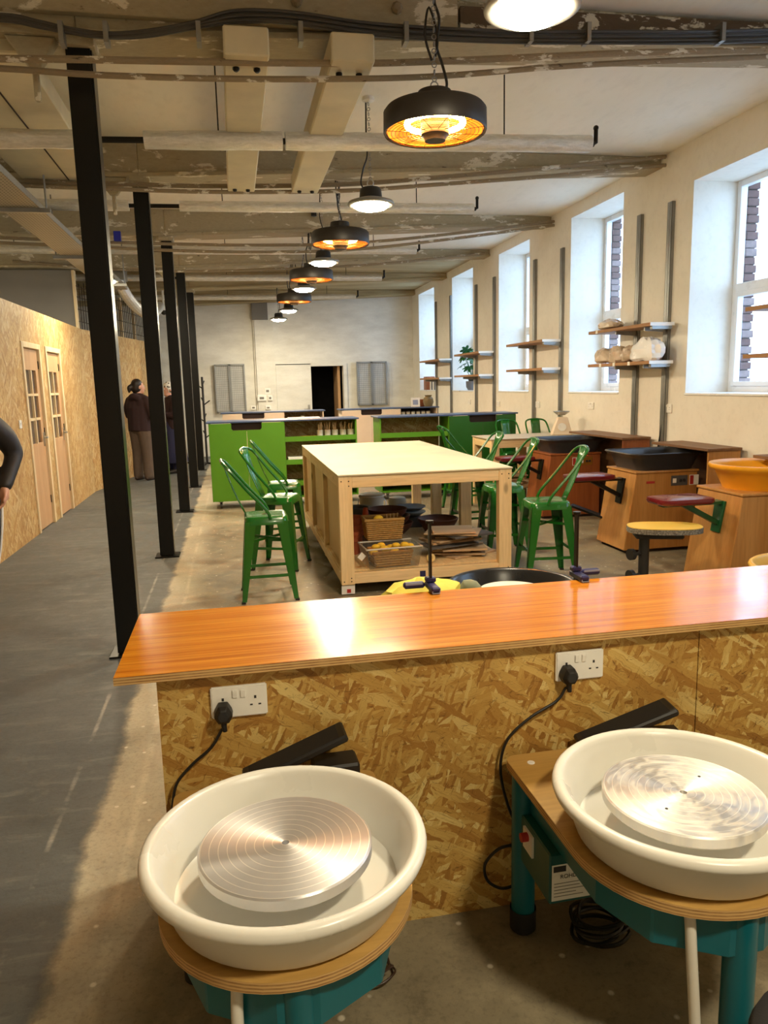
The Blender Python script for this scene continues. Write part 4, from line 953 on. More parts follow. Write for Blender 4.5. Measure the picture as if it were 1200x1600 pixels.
for k in range(4): pot('flower_pot', (.88+.004*k, 5.98-.003*k, SZ+.055*k), [(0, 0), (.07, 0), (.098, .11), (.106, .112), (.106, .14), (.098, .14), (.066, .012), (0, .01)], MT['terracotta'], 'terracotta flower pot in the nested stack behind the table leg', 'pot', 'nested terracotta pots')
t = thing('spray_cone', 'small orange red cone between the bucket and the wicker basket', 'cone', (1.12, 6.66, SZ)); MB().lathe([(.09, 0), (.09, .02), (.055, .03), (.02, .26), (0, .265)], 20).build('cone', MT['orange_cone'], t, smooth=40); MB().box(-.1, .1, -.1, .1, 0, .012).build('base', MT['orange_cone'], t, bevel=.004)
# wicker basket: real weave
def basket(loc, w_, d_, h_, label, rz=0, tap=.86):
    t = thing('wicker_basket', label, 'basket', loc, rz, None)
    rows = int(h_/.016); m = MB()
    for r in range(rows):
        z = (r+.5)*h_/rows; k = tap+(1-tap)*z/h_; a, c = w_/2*k, d_/2*k; ph = PI*(r % 2)
        pts = []
        per = [(-a, -c, a, -c), (a, -c, a, c), (a, c, -a, c), (-a, c, -a, -c)]
        for (x0, y0, x1, y1) in per:
            n = 14
            for i in range(n):
                s = i/n; dx, dy = (x1-x0), (y1-y0); Lk = math.hypot(dx, dy); nx, ny = dy/Lk, -dx/Lk; o = .0035*math.cos(i*PI+ph)
                pts.append((x0+dx*s+nx*o, y0+dy*s+ny*o, z))
        pts.append(pts[0]); m.tube(pts, .0075, 5)
    m.build('weave', MT['wicker'], t, smooth=True)
    a, c = w_/2, d_/2; m = MB(); m.tube([(-a, -c, h_), (a, -c, h_), (a, c, h_), (-a, c, h_), (-a, -c, h_)], .012, 8); m.build('rim', MT['wicker'], t, smooth=True)
    MB().box(-a*tap, a*tap, -c*tap, c*tap, 0, .008).build('base', MT['wicker'], t)
    return t
cb_c = at(607, 890, z=SZ+.01); cy = TY0+.28
bx0, bx1 = 1.00, 1.36
pbx = thing('plastic_box', 'clear plastic storage box full of sponges at the front of the shelf', 'box', (1.11, 5.52, SZ), .06)
for sgn in (0,):
    m = MB(); a, c, a2, c2, h = .19, .125, .215, .145, .155
    m.add([(-a, -c, 0), (a, -c, 0), (a, c, 0), (-a, c, 0), (-a2, -c2, h), (a2, -c2, h), (a2, c2, h), (-a2, c2, h)], [(3, 2, 1, 0), (0, 1, 5, 4), (1, 2, 6, 5), (2, 3, 7, 6), (3, 0, 4, 7)])
    m.build('tub', MT['clear_plastic'], pbx)
    MB().tube([(-a2, -c2, h), (a2, -c2, h), (a2, c2, h), (-a2, c2, h), (-a2, -c2, h)], .007, 6).build('rim', plain('frosted_box_rim', srgb(196, 190, 176), .4), pbx)
    MB().obox((-.245, -.10, .10), (.05, .002, .05), (.2, .75, .3)).build('paper_label', MT['paper'], pbx)
for k in range(11):
    x, y = random.uniform(-.13, .13), random.uniform(-.08, .08); lay = k // 6
    o = MB().ball((0, 0, 0), (.034, .03, .022), 12, 8, lambda d: 1+.15*mnoise.noise(d*3)).build('sponge', MT['sponge'], smooth=True)
    px = [(-.14, -.07), (-.06, -.08), (.02, -.075), (.10, -.08), (.15, -.03), (-.11, .0), (-.03, 0), (.05, .01), (.12, .03), (-.06, .05), (.02, .06)][k]
    o.location = (1.11+px[0], 5.52+px[1], SZ+.12+(.022 if k % 2 else 0)+(.02 if k in (3, 4, 8) else 0)); tag(o, 'yellow sponge in the clear plastic box', 'sponge', 'yellow sponges in the plastic box')
basket((1.11, 5.52, SZ+.004), .30, .20, .11, 'lower wicker basket sitting inside the clear plastic box', .06)
basket((1.10, 5.74, SZ+.165), .30, .20, .16, 'upper wicker basket with handles of tools sticking out')
tag(MB().box(.96, 1.25, 5.68, 5.90, SZ, SZ+.163).build('storage_box', MT['bat_grey'], bevel=.006), 'dark box carrying the upper wicker basket', 'box')
o = MB().ball((0, 0, 0), (.04, .035, .03), 12, 8).build('sponge', MT['sponge'], smooth=True); o.location = (1.06, 5.70, SZ+.325); tag(o, 'round yellow sponge on top of the upper wicker basket', 'sponge')
for k in range(4):
    o = MB().cyl((0, 0, 0), (.01*(k-1.5), -.01, .16), .007, .005, n=6).build('wooden_tool', MT['brush']); o.location = (1.15+.022*k, 5.76+.01*k, SZ+.19); tag(o, 'wooden tool handle poking out of the upper wicker basket', 'tool', 'tool handles in the wicker basket')
o = MB().torus((0, 0, 0), .022, .014, 18, 8, (0, 1, 0)).build('tape_roll', plain('cream_tape_roll', srgb(224, 196, 130), .6), smooth=True); o.location = (1.42, 5.475, SZ+.036); tag(o, 'small cream tape roll beside the clear plastic box', 'tape')
o = MB().box(-.022, .022, -.001, 0, -.022, .022).build('sticker', MT['print_blue'], wt); o.location = (1.33, TY0+.0045, .13)
# loose stack of ware boards
for k in range(12):
    wd, dp = random.uniform(.30, .46), random.uniform(.22, .34); th = .012 if k % 3 else .016
    o = MB().box(-wd/2, wd/2, -dp/2, dp/2, 0, th).build('ware_board', MT['bat_grey'] if k in (9, 5) else MT['bat'], bevel=.002)
    o.location = (1.68+random.uniform(-.07, .08), 5.69+random.uniform(-.04, .05), SZ+.001+k*.0185); o.rotation_euler = (random.uniform(-.006, .006), random.uniform(-.008, .008), random.uniform(-.5, .5))
    tag(o, ['clay-stained thin ware board in the loose pile at the front of the table shelf', 'dark grey board in the loose ware board pile'][1 if k in (9, 5) else 0], 'board', 'loose pile of ware boards')
# second table by the right wall
def table2(x0, x1, y0, y1, z):
    t = thing('side_table', 'smaller pale work table standing against the window wall', 'table')
    MB().box(x0, x1, y0, y1, z-.012, z).build('table_top', plain('grey_sanded_top', srgb(186, 176, 154), .6, var=.1), t, bevel=.002)
    for x in (x0+.01, x1-.11, (x0+x1)/2):
        for y in (y0+.01, y1-.08): MB().box(x, x+.10, y, y+.07, 0, z-.012).build('leg', MT['pine'], t, bevel=.003)
    for y in (y0+.02, y1-.06): MB().box(x0+.11, x1-.11, y, y+.04, z-.11, z-.012).build('rail', MT['pine_x'], t, bevel=.003)
    MB().box(x0+.015, x0+.055, y0+.08, y1-.08, z-.11, z-.012).build('end_rail', MT['pine_y'], t, bevel=.003)
    MB().box(x0+.02, x1-.02, y0+.02, y1-.02, .27, .29).build('shelf', MT['bat'], t)
    return t
table2(2.96, 4.19, 8.50, 9.25, .875)
for k in range(6):
    o = MB().box(-.22, .22, -.16, .16, 0, .016).build('ware_board', MT['bat'], bevel=.002); o.location = (3.25+random.uniform(-.04, .04), 8.85+random.uniform(-.04, .04), .291+k*.02); o.rotation_euler = (0, 0, random.uniform(-.3, .3)); tag(o, 'ware board in the pile on the shelf of the smaller side table', 'board', 'ware boards under the side table')
# kitchen-style scales on the side table
sc = thing('balance_scale', 'cream bench scales with a metal pan on the side table', 'scales', (3.98, 8.80, .875), -.3)
MB().hexa([(-.13, -.08, 0), (.13, -.08, 0), (.13, .08, 0), (-.13, .08, 0), (-.05, -.06, .22), (.07, -.06, .22), (.07, .06, .22), (-.05, .06, .22)]).build('scale_body', MT['cream'], sc, bevel=.01)
MB().lathe([(0, .245), (.05, .245), (.1, .285), (.105, .29), (.1, .292), (.045, .252), (0, .252)], 28).build('pan', MT['steel'], sc, smooth=50); MB().cyl((0, 0, .22), (0, 0, .247), .02).build('pan_post', MT['steel'], sc); MB().cyl((0, -.075, .10), (0, -.085, .10), .05, n=20).build('dial', MT['white_plastic'], sc)

# ================================================================== GREEN METAL STOOLS
def make_stool():
    t = thing('bar_stool', 'green metal stool', 'stool', (0, 0, 0), 0, 'green metal stools with hoop backs')
    G = MT['green']; H = .625; a = .155
    def rs(a, r, n=5):
        p = []
        for (sx, sy, a0) in ((1, 1, 0), (-1, 1, PI/2), (-1, -1, PI), (1, -1, 3*PI/2)):
            for k in range(n): q = a0+PI/2*k/(n-1); p.append((sx*(a-r)+r*math.cos(q), sy*(a-r)+r*math.sin(q)))
        return p
    m = MB(); P0 = rs(a+.004, .045); P1 = rs(a, .045); P2 = rs(a-.012, .04); P3 = rs(a-.03, .035); n = len(P0)
    rings = [(P0, H-.06), (P1, H-.01), (P2, H), (P3, H-.004)]; v = []; f = []
    for (P, z) in rings: v += [(x, y, z) for x, y in P]
    for k in range(3):
        for i in range(n): j = (i+1) % n; f.append((k*n+i, k*n+j, (k+1)*n+j, (k+1)*n+i))
    f.append(tuple(range(3*n, 4*n))); m.add(v, f)
    s = m.build('seat', G, t, smooth=50)
    MB().prism([(.03*math.cos(q*PI/4), .012*math.sin(q*PI/4)) for q in range(8)], H-.0035, H-.003).build('hand_hole', MT['slot'], s)
    for (sx, sy) in ((1, 1), (1, -1), (-1, 1), (-1, -1)):
        top = Vector((sx*a, sy*a, H-.035)); bot = Vector((sx*.205, sy*.205, .012)); m = MB()
        for (ux, uy) in ((-sx, 0), (0, -sy)):
            u = Vector((ux, uy, 0)); nrm = Vector((0, -sy, 0)) if ux else Vector((-sx, 0, 0)); wt_, wb = .08, .034; th = .004
            v = [bot, bot+u*wb, bot+u*wb+nrm*th, bot+nrm*th, top, top+u*wt_, top+u*wt_+nrm*th, top+nrm*th]
            m.hexa(v)
        l = m.build('leg', G, t, smooth=30)
        MB().box(-.015, .015, -.015, .015, 0, .014).build('foot', MT['black_rubber'], l, loc=(sx*.195, sy*.195, 0))
    def lp(sx, sy, z): k = (H-.035-z)/(H-.047); return Vector((sx*(a+(.205-a)*k)-sx*.012, sy*(a+(.205-a)*k)-sy*.012, z))
    for (z, pr) in ((.24, ((1, 1), (1, -1))), (.24, ((-1, 1), (-1, -1))), (.19, ((1, 1), (-1, 1))), (.19, ((1, -1), (-1, -1)))):
        MB().bar(lp(*pr[0], z), lp(*pr[1], z), .006, .022).build('foot_rail', G, t)
    m = MB(); m.bar(lp(1, 1, .44), lp(-1, -1, .44), .004, .02); m.bar(lp(1, -1, .445), lp(-1, 1, .445), .004, .02); m.build('cross_brace', G, t)
    hp = [(.03, -.158, H-.02), (.0, -.16, H+.05), (-.13, -.158, H+.20), (-.245, -.15, H+.345), (-.285, -.12, H+.39), (-.30, -.06, H+.405), (-.303, 0, H+.41)]
    hp = hp+[(x, -y, z) for x, y, z in hp[-2::-1]]
    MB().tube(hp, .0115, 8, 5).build('back_hoop', G, t, smooth=True)
    m = MB(); rows = []
    for k in range(7):
        s_ = k/6; x = -.145+(-.297+.145)*s_-.012*math.sin(s_*PI); z = H-.01+(.41)*s_; hw = .055+.012*s_; rows.append([(x+.006*abs(y/hw)**2, y, z) for y in (-hw, -hw*.5, 0, hw*.5, hw)])
    v = [p for r in rows for p in r]; f = [(i*5+j, i*5+j+1, (i+1)*5+j+1, (i+1)*5+j) for i in range(6) for j in range(4)]
    o = MB().add(v, f).build('back_splat', G, t, smooth=True); sd = o.modifiers.new('thickness', 'SOLIDIFY'); sd.thickness = .004
    return t
stool = make_stool()
SP = [(.185, 5.575, 0, 'green metal hoop-back stool standing clear of the near corner of the pine table'), (.335, 6.50, -.38, 'middle green metal hoop-back stool along the panelled side of the pine table'), (.44, 7.42, -.02, 'green metal hoop-back stool nearest the green cabinet doors, on the panelled table side'),
      (2.37, 5.50, PI-.12, 'green metal hoop-back stool by the table corner facing the potters wheel cabinets'), (2.36, 6.45, PI-.05, 'green metal hoop-back stool at the middle of the open table side'), (2.36, 7.35, PI+.05, 'green metal hoop-back stool at the far end of the open table side'),
      (3.60, 9.47, -PI/2, 'green metal hoop-back stool tucked behind the side table, before the deep green doors'), (4.02, 9.45, -PI/2, 'green metal hoop-back stool behind the side table by the scales'), (2.72, 8.85, .1, 'green metal hoop-back stool at the end of the smaller side table')]
for i, (x, y, rz, lab) in enumerate(SP):
    if i == 0: stool.location = (x, y, 0); stool.rotation_euler = (0, 0, rz); stool['label'] = lab
    else: copy_tree(stool, None, (x, y, 0), rz, lab)

# ================================================================== CABINET ISLANDS
def cabinet(name, label, cat, x0, x1, xm, yf, dp, z, m, doors_left, topm, recess, shelves=(.36, .62, .88), casters=True, front=None):
    """x0..x1 overall, xm splits the door bay from the open bay; front at yf"""
    t = thing(name, label, cat, (0, 0, 0)); yb = yf+dp; zb = .10; th = .018
    MB().box(x0-.03, x1+.03, yf-.02, yb+.02, z-.02, z).build('worktop', topm, t, bevel=.003)
    for x in (x0, xm-th/2, x1-th): MB().box(x, x+th, yf, yb, zb, z-.02).build('side_panel', m, t)
    MB().box(x0+th, x1-th, yf+.02, yb, zb, zb+th).build('bottom_panel', m, t)
    a, c = ((x0, xm) if doors_left else (xm, x1)); o0, o1 = ((xm, x1) if doors_left else (x0, xm))
    mid = (a+c)/2; dm = front or m
    for (p, q_) in ((a+.003, mid-.002), (mid+.002, c-.003)):
        d = MB()
        # door with a cut-out corner: the recess for the hand
        s_ = 1 if q_ < mid+.001 else -1; inner = q_ if s_ > 0 else p; rw = .17
        poly = [(p, zb), (q_, zb), (q_, z-.025), (p, z-.025)]
        if s_ > 0: poly = [(p, zb), (q_, zb), (q_, z-.115), (q_-rw, z-.115), (q_-rw-.02, z-.095), (q_-rw-.02, z-.025), (p, z-.025)]
        else: poly = [(p, zb), (q_, zb), (q_, z-.025), (p+rw+.02, z-.025), (p+rw+.02, z-.095), (p+rw, z-.115), (p, z-.115)]
        d.prism(poly, yf-.018, yf-.001, lambda u, w__, k: (u, k, w__)); d.build('door', dm, t)
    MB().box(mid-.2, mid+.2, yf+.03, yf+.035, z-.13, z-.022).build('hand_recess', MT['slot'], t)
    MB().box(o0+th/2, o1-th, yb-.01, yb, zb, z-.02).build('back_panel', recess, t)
    for zz in shelves:
        MB().box(o0+th/2, o1-th, yf+.01, yb-.012, zz, zz+.016).build('shelf', m, t)
        MB().box(o0+th/2, o1-th, yf-.004, yf+.010, zz-.02, zz+.045).build('shelf_lip', m, t)
    if casters:
        for x in (x0+.1, x1-.1, xm):
            for y in (yf+.08, yb-.08): caster(t, x, y, .038)
    return t
GY = 9.87
cabinet('cabinet_island', 'bright green cabinet island with blue top, doors beside shelves holding brush pots', 'cabinet', -.335, 1.575, .62, GY, .48, 1.125, MT['green_cab'], True, MT['blue_top'], MT['osb_cab'], (.28, .56, .86))
cabinet('cabinet_island', 'green cabinet island with dark blue top, deep green doors at the window wall end', 'cabinet', 1.885, 3.79, 2.84, GY, .48, 1.125, MT['green_cab'], False, MT['blue_top'], MT['osb_cab'], (.28, .56, .86), front=MT['green_dark'])
cabinet('cabinet_island', 'pale pink cabinet island with blue top, set behind the bright green island', 'cabinet', -.21, 1.57, .86, 13.55, .48, 1.12, MT['cream'], True, MT['blue_top'], MT['osb_cab'], (.36, .66, .9))
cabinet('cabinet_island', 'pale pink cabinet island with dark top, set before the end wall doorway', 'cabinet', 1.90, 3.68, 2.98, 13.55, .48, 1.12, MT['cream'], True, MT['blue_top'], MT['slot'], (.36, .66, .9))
# jars with brushes on the green shelf
def jar(loc, label, grp, brushes=True, m=None, r=.042, h=.095, lid=None):
    t = thing('brush_pot' if brushes else 'storage_jar', label, 'jar', loc, 0, grp)
    MB().lathe([(0, 0), (r, 0), (r, h), (r-.004, h), (r-.004, .006), (0, .006)], 16).build('jar', m or MT['jar'], t, smooth=40)
    if brushes:
        for k in range(7):
            a = random.uniform(0, 6.28); s = random.uniform(.3, 1); ln = random.uniform(.15, .2)
            MB().cyl((.012*math.cos(a), .012*math.sin(a), .008), (r*s*1.25*math.cos(a), r*s*1.25*math.sin(a), ln), .0035, .005, n=5).build('brush', MT['brush'], t)
    if lid: MB().lathe([(r+.002, h), (r+.002, h+.015), (0, h+.016)], 16).build('lid', lid, t, smooth=40)
    return t
for k, x in enumerate((1.10, 1.20, 1.30, 1.41, 1.51)): jar((x, GY+.13, .876), 'pot of brushes on the upper shelf of the bright green island', 'brush pots on the green island')
tag(MB().box(.85, 1.05, GY+.05, GY+.17, .876, .90).build('sponge_cloth', MT['sponge'], bevel=.006), 'flat yellow cloth on the upper shelf of the bright green island', 'cloth')
tag(MB().box(.66, .80, GY+.06, GY+.2, .876, .892).build('tool_tray', MT['galv'], bevel=.004), 'small grey metal tray on the upper shelf of the bright green island', 'tray')
tag(MB().obox((.76, GY+.12, .605), (.2, .2, .055)).build('paper_stack', MT['paper'], bevel=.003), 'stack of white paper on the middle shelf of the bright green island', 'paper')
tag(MB().box(.70, 1.12, GY+.22, GY+.44, 1.1255, 1.137).build('paper_sheet', MT['paper']), 'white sheets lying on the blue top of the bright green island', 'paper')
for k in range(5): jar((.93+.09*k, 13.68, .916), 'pale jar on the shelf of the pink island behind the green one', 'pale jars on the pink island', False, None, .035, .08+.03*(k == 3))
for k in range(6): jar((3.06+.095*k, 13.68, .916), 'glaze jar with dark label on the shelf of the pink island by the doorway', 'glaze jars on the pink island', False, MT['jar'], .038, .12, MT['ink'])
cs = thing('card_stand', 'small white card in a clear stand on the dark topped pink island', 'card', (3.30, 13.7, 1.12)); MB().obox((0, 0, .085), (.17, .006, .17), (-.15, 0, 0)).build('card', MT['paper'], cs); MB().obox((0, -.006, .085), (.10, .002, .09), (-.15, 0, 0)).build('printed_picture', MT['pale_blue'], cs); MB().box(-.07, .07, -.02, .05, 0, .01).build('foot', MT['jar'], cs)
pot('stoneware_vase', (3.56, 13.75, 1.12), [(0, 0), (.07, 0), (.10, .08), (.09, .15), (.055, .18), (.07, .21), (.06, .21), (0, .2)], plain('olive_stoneware', srgb(120, 104, 70), .5), 'squat olive stoneware vase on the dark topped pink island', 'vase')
tag(MB().box(3.40, 3.66, 13.88, 13.98, 1.12, 1.25).build('storage_box', MT['cab_wood_red'], bevel=.005), 'dark wooden box behind the stoneware vase', 'box')
# ================================================================== FAR WALL FITTINGS
def mesh_rack(x0, x1, z0, z1, label, lean):
    t = thing('mesh_rack', label, 'wire rack', ((x0+x1)/2, YF-.06, z0), 0, 'grey wire mesh racks on the end wall'); w_, h_ = x1-x0, z1-z0
    m = MB()
    for x in (-w_/2, -.012, .012, w_/2-.0): m.box(x-.015, x+.015, -.045, .02, 0, h_)
    for z in (0, h_-.03): m.box(-w_/2, w_/2, -.045, .02, z, z+.03)
    m.build('frame', MT['mesh_steel'], t)
    m = MB()
    for k in range(1, 22): m.box(-w_/2, w_/2, -.032, -.028, k*h_/22-.003, k*h_/22+.003)
    m.build('cross_wires', MT['mesh_steel'], t)
    m = MB()
    for k in range(1, 16): m.box(-w_/2+k*w_/16-.003, -w_/2+k*w_/16+.003, -.035, -.031, 0, h_)
    m.build('upright_wires', MT['mesh_steel'], t)
    MB().box(-w_/2, w_/2, .0, .004, 0, h_).build('back_sheet', plain('pale_grey_sheet', srgb(214, 214, 212), .6), t)
mesh_rack(-.38, .27, 1.0, 2.08, 'grey wire mesh rack on the end wall beside the coat stand', 0)
mesh_rack(2.88, 3.57, 1.07, 2.08, 'grey wire mesh rack on the end wall right of the dark doorway', 0)
def wall_box(name, px, y, w_, h_, label, m='white_plastic', dp=.04, cat='switch'):
    p = at(*px, y=y); t = thing(name, label, cat, (p.x, y, p.z)); MB().box(-w_/2, w_/2, -dp, 0, -h_/2, h_/2).build('casing', MT[m], t, bevel=.004); MB().box(-w_*.25, w_*.25, -dp-.004, -dp, -h_*.2, h_*.2).build('cover', MT['grey_panel'], t); return t
wall_box('alarm_panel', (409, 622), YF-.1, .2, .13, 'white alarm panel on the boxed pipe beside the white door')
wall_box('call_point', (422, 622), YF-.1, .10, .12, 'small dark-faced call point next to the alarm panel')
wall_box('safety_sign', (418, 611), YF-.1, .13, .13, 'small green and white sign above the alarm panel', dp=.005, cat='sign')
wall_box('fused_switch', (396, 637), YF-.1, .12, .09, 'white switch below the alarm panel, towards the wire rack', cat='switch')
wall_box('wall_socket', (419, 637), YF-.1, .12, .09, 'white socket straight below the call point', cat='socket')
# coat stands
def coat_stand(loc, label, rz):
    t = thing('coat_stand', label, 'coat stand', loc, rz)
    MB().cyl((0, 0, .03), (0, 0, 1.78), .022, n=12).build('pole', MT['black_plastic'], t, smooth=True)
    for k in range(8):
        z = 1.7-.06*(k % 2)-.33*(k//2); a = k*PI/2+.4; MB().cyl((.015*math.cos(a), .015*math.sin(a), z-.08), (.13*math.cos(a), .13*math.sin(a), z), .012, n=8).build('peg', MT['black_plastic'], t, smooth=True)
    for k in range(4): a = k*PI/2+.3; MB().bar((0, 0, .05), (.26*math.cos(a), .26*math.sin(a), .018), .03, .035).build('foot', MT['black_plastic'], t)
coat_stand((-.60, 15.75, 0), 'black wooden coat stand beside the fifth column', 1.57-.4-.25); coat_stand((-1.22, 16.3, 0), 'black wooden coat stand behind the person in the spotted headscarf', 2.6)

# ================================================================== OLD CABINET WHEELS ALONG THE WINDOW WALL
def rrect(a, c, r, n=5):
    p = []
    for (sx, sy, a0) in ((1, 1, 0), (-1, 1, PI/2), (-1, -1, PI), (1, -1, 3*PI/2)):
        for k in range(n): q_ = a0+PI/2*k/(n-1); p.append((sx*(a-r)+r*math.cos(q_), sy*(c-r)+r*math.sin(q_)))
    return p
def tray_mesh(rings):
    m = MB(); v = []; f = []; n = len(rings[0][0])
    for (P, z) in rings: v += [(x, y, z) for x, y in P]
    for k in range(len(rings)-1):
        for i in range(n): j = (i+1) % n; f.append((k*n+i, k*n+j, (k+1)*n+j, (k+1)*n+i))
    f.append(tuple(range(n))[::-1]); f.append(tuple(range((len(rings)-1)*n, len(rings)*n)))
    return m.add(v, f)
def cab_wheel(y0, label, wood_m, basin_m, round_basin, arm_m, bracket_only=False, plates=True, seat=True, seat_y=.22, seat_dx=0):
    """cabinet: left end faces -x; the seat hangs on it; front long face faces -y"""
    t = thing('wheel_cabinet', label, 'potters wheel', (3.34, y0, 0), 0, 'old wooden cabinet potters wheels along the window wall')
    Z = .735; D = .52; W_ = .70
    b = MB(); b.hexa([(0, 0, .03), (W_, 0, .03), (W_, D, .03), (0, D, .03), (.10, 0, Z-.02), (W_, 0, Z-.02), (W_, D, Z-.02), (.10, D, Z-.02)])
    cb_ = b.build('cabinet', wood_m, t, bevel=.006)
    MB().box(.09, W_+.01, -.01, D+.01, Z-.02, Z).build('cabinet_top', wood_m, t, bevel=.005)
    MB().box(.04, W_-.04, .03, D-.03, 0, .03).build('plinth', MT['slot'], t)
    if plates:
        p = MB().box(.44, .60, -.003, 0, Z-.14, Z-.05).build('control_plate', MT['brass'] if plates == 2 else MT['bat_grey'], cb_)
        for k in range(2): MB().cyl((.53+.035*k, -.003, Z-.095), (.53+.035*k, -.012, Z-.095), .013, n=12).build('switch_button', MT['ink'], p, smooth=True)
        MB().box(.455, .49, -.005, -.003, Z-.115, Z-.075).build('switch_cover', MT['white_plastic'], p)
        nx = .62 if plates == 1 else .36
        q_ = MB().box(nx, nx+.09, -.003, 0, Z-.14, Z-.05).build('warning_label', MT['white_plastic'], cb_)
        MB().box(nx+.004, nx+.04, -.0036, -.003, Z-.135, Z-.055).build('label_print', MT['print_red'], q_)
        if plates == 1: MB().box(.20, .28, -.003, 0, Z-.11, Z-.09).build('slot_plate', MT['print_red'], cb_)
    # basin
    cx, cyy = .42, .27
    if round_basin: 
        MB().lathe([(0, 0), (.24, 0), (.30, .13), (.335, .145), (.345, .165), (.34, .18), (.325, .182), (.285, .15), (.23, .015), (0, .015)], 48, (cx, cyy, Z)).build('basin', basin_m, t, smooth=50)
    else:
        R = [(rrect(.27, .24, .08), Z), (rrect(.30, .26, .09), Z+.10), (rrect(.355, .29, .10), Z+.135), (rrect(.37, .305, .10), Z+.15), (rrect(.365, .30, .10), Z+.158), (rrect(.33, .27, .09), Z+.14), (rrect(.28, .24, .08), Z+.02), (rrect(.2, .18, .06), Z+.015)]
        m = tray_mesh([([(x+cx, y+cyy) for x, y in P], z) for P, z in R]); m.build('basin', basin_m, t, smooth=50)
    MB().lathe([(0, .03), (.13, .03), (.13, .05), (0, .052)], 32, (cx, cyy, Z)).build('wheel_head', MT['steel'], t, smooth=40)
    if seat:
        sx = -.24+seat_dx; sz = .66
        R = [(rrect(.20, .13, .05), sz), (rrect(.21, .14, .055), sz+.018), (rrect(.205, .135, .05), sz+.04), (rrect(.16, .09, .04), sz+.05)]
        tray_mesh([([(x+sx, y+seat_y) for x, y in P], z) for P, z in R]).build('seat', MT['maroon'], t, smooth=60)
        xs = lambda z: .10*(z-.03)/(Z-.05)
        a = MB(); a.hexa([(xs(.43)-.015, seat_y-.05, .43), (xs(.43)+.01, seat_y-.05, .43), (xs(.43)+.01, seat_y+.05, .43), (xs(.43)-.015, seat_y+.05, .43), (xs(.66)-.015, seat_y-.06, .66), (xs(.66)+.01, seat_y-.06, .66), (xs(.66)+.01, seat_y+.06, .66), (xs(.66)-.015, seat_y+.06, .66)])
        a.build('seat_bracket', arm_m, t, bevel=.004)
        MB().bar((sx+.02, seat_y, sz-.01), (xs(.5)-.01, seat_y, .5), .06, .035).build('seat_arm', arm_m, t, bevel=.004)
        MB().box(sx-.15, .09, seat_y-.035, seat_y+.035, sz-.022, sz).build('seat_bar', arm_m, t)
    return t
cab_wheel(7.87, 'reddish cabinet potters wheel with dark slate basin beside the side table', MT['cab_wood_red'], MT['pan_dark'], False, MT['dark_steel'], plates=2)
wb = cab_wheel(6.03, 'golden cabinet potters wheel with square-cornered dark basin and grey control plate', MT['cab_wood'], MT['pan_dark'], False, MT['dark_steel'], plates=1)
MB().bar(at(892, 789, y=6.75)-wb.location, at(966, 816, y=6.45)-wb.location, .10, .02).build('foot_lever', MT['dark_steel'], wb, bevel=.004)
cab_wheel(4.60, 'golden cabinet potters wheel with round orange basin and green seat arm', MT['cab_wood'], MT['pan_orange'], True, MT['green_arm'], plates=0)
# ledge units against the wall
for (y0, y1, lab) in ((7.12, 7.86, 'brown wooden ledge unit against the wall beside the reddish wheel cabinet'), (5.68, 5.99, 'brown wooden ledge unit against the wall between the two golden wheel cabinets'), (4.20, 4.55, 'brown wooden ledge unit against the wall before the orange basin wheel')):
    t = thing('ledge_unit', lab, 'shelf', (4.02, y0, 0)); L = y1-y0
    L2_ = L+ (.55 if y0 != 7.12 else .5)
    MB().box(-.14, .185, -.02, L2_, .925, .948).build('ledge_board', MT['ledge'], t, bevel=.003)
    MB().box(-.12, .185, 0, .02, 0, .925).build('end_board', MT['cab_wood_red'] if y0 > 7 else MT['cab_wood'], t, bevel=.003)
    MB().box(.165, .185, .02, L2_-.02, 0, .915).build('back_board', MT['ledge'], t)
    MB().box(.125, .165, L2_-.04, L2_-.02, 0, .915).build('end_post', MT['ledge'], t)

# --- yellow topped adjustable stool
ys = thing('adjustable_stool', 'black adjustable stool with flat yellow oval seat behind the bench', 'stool', (2.86, 4.62, 0), -.35)
SPT = [(.26*math.cos(a)*(1+.0*math.cos(a)), .155*math.sin(a)) for a in [2*PI*k/40 for k in range(40)]]
SPT = [(math.copysign(abs(math.cos(a))**.7, math.cos(a))*.25, math.copysign(abs(math.sin(a))**.8, math.sin(a))*.15) for a in [2*PI*k/48 for k in range(48)]]
MB().prism(SPT, .505, .54).build('foam_pad', MT['speckle'], ys, smooth=50); MB().prism([(a*.985, c*.985) for a, c in SPT], .54, .545).build('seat_cover', MT['yellow_top'], ys)
MB().box(-.20, .12, -.07, .07, .46, .505).build('tilt_mechanism', MT['black_plastic'], ys, bevel=.01)
MB().cyl((-.13, 0, .08), (-.13, 0, .47), .035, n=18).build('post', MT['black_plastic'], ys, smooth=True)
for z in (.35, .20): m = MB(); m.cyl((-.16, -.02, z), (-.215, -.05, z), .012, n=10); m.cyl((-.21, -.045, z), (-.235, -.06, z), .04, n=18); m.build('clamp_knob', MT['black_plastic'], ys, smooth=True)
for k in range(4): a = k*PI/2+.5; MB().bar((-.13, 0, .09), (-.13+.26*math.cos(a), .26*math.sin(a), .02), .04, .035).build('leg', MT['black_plastic'], ys)

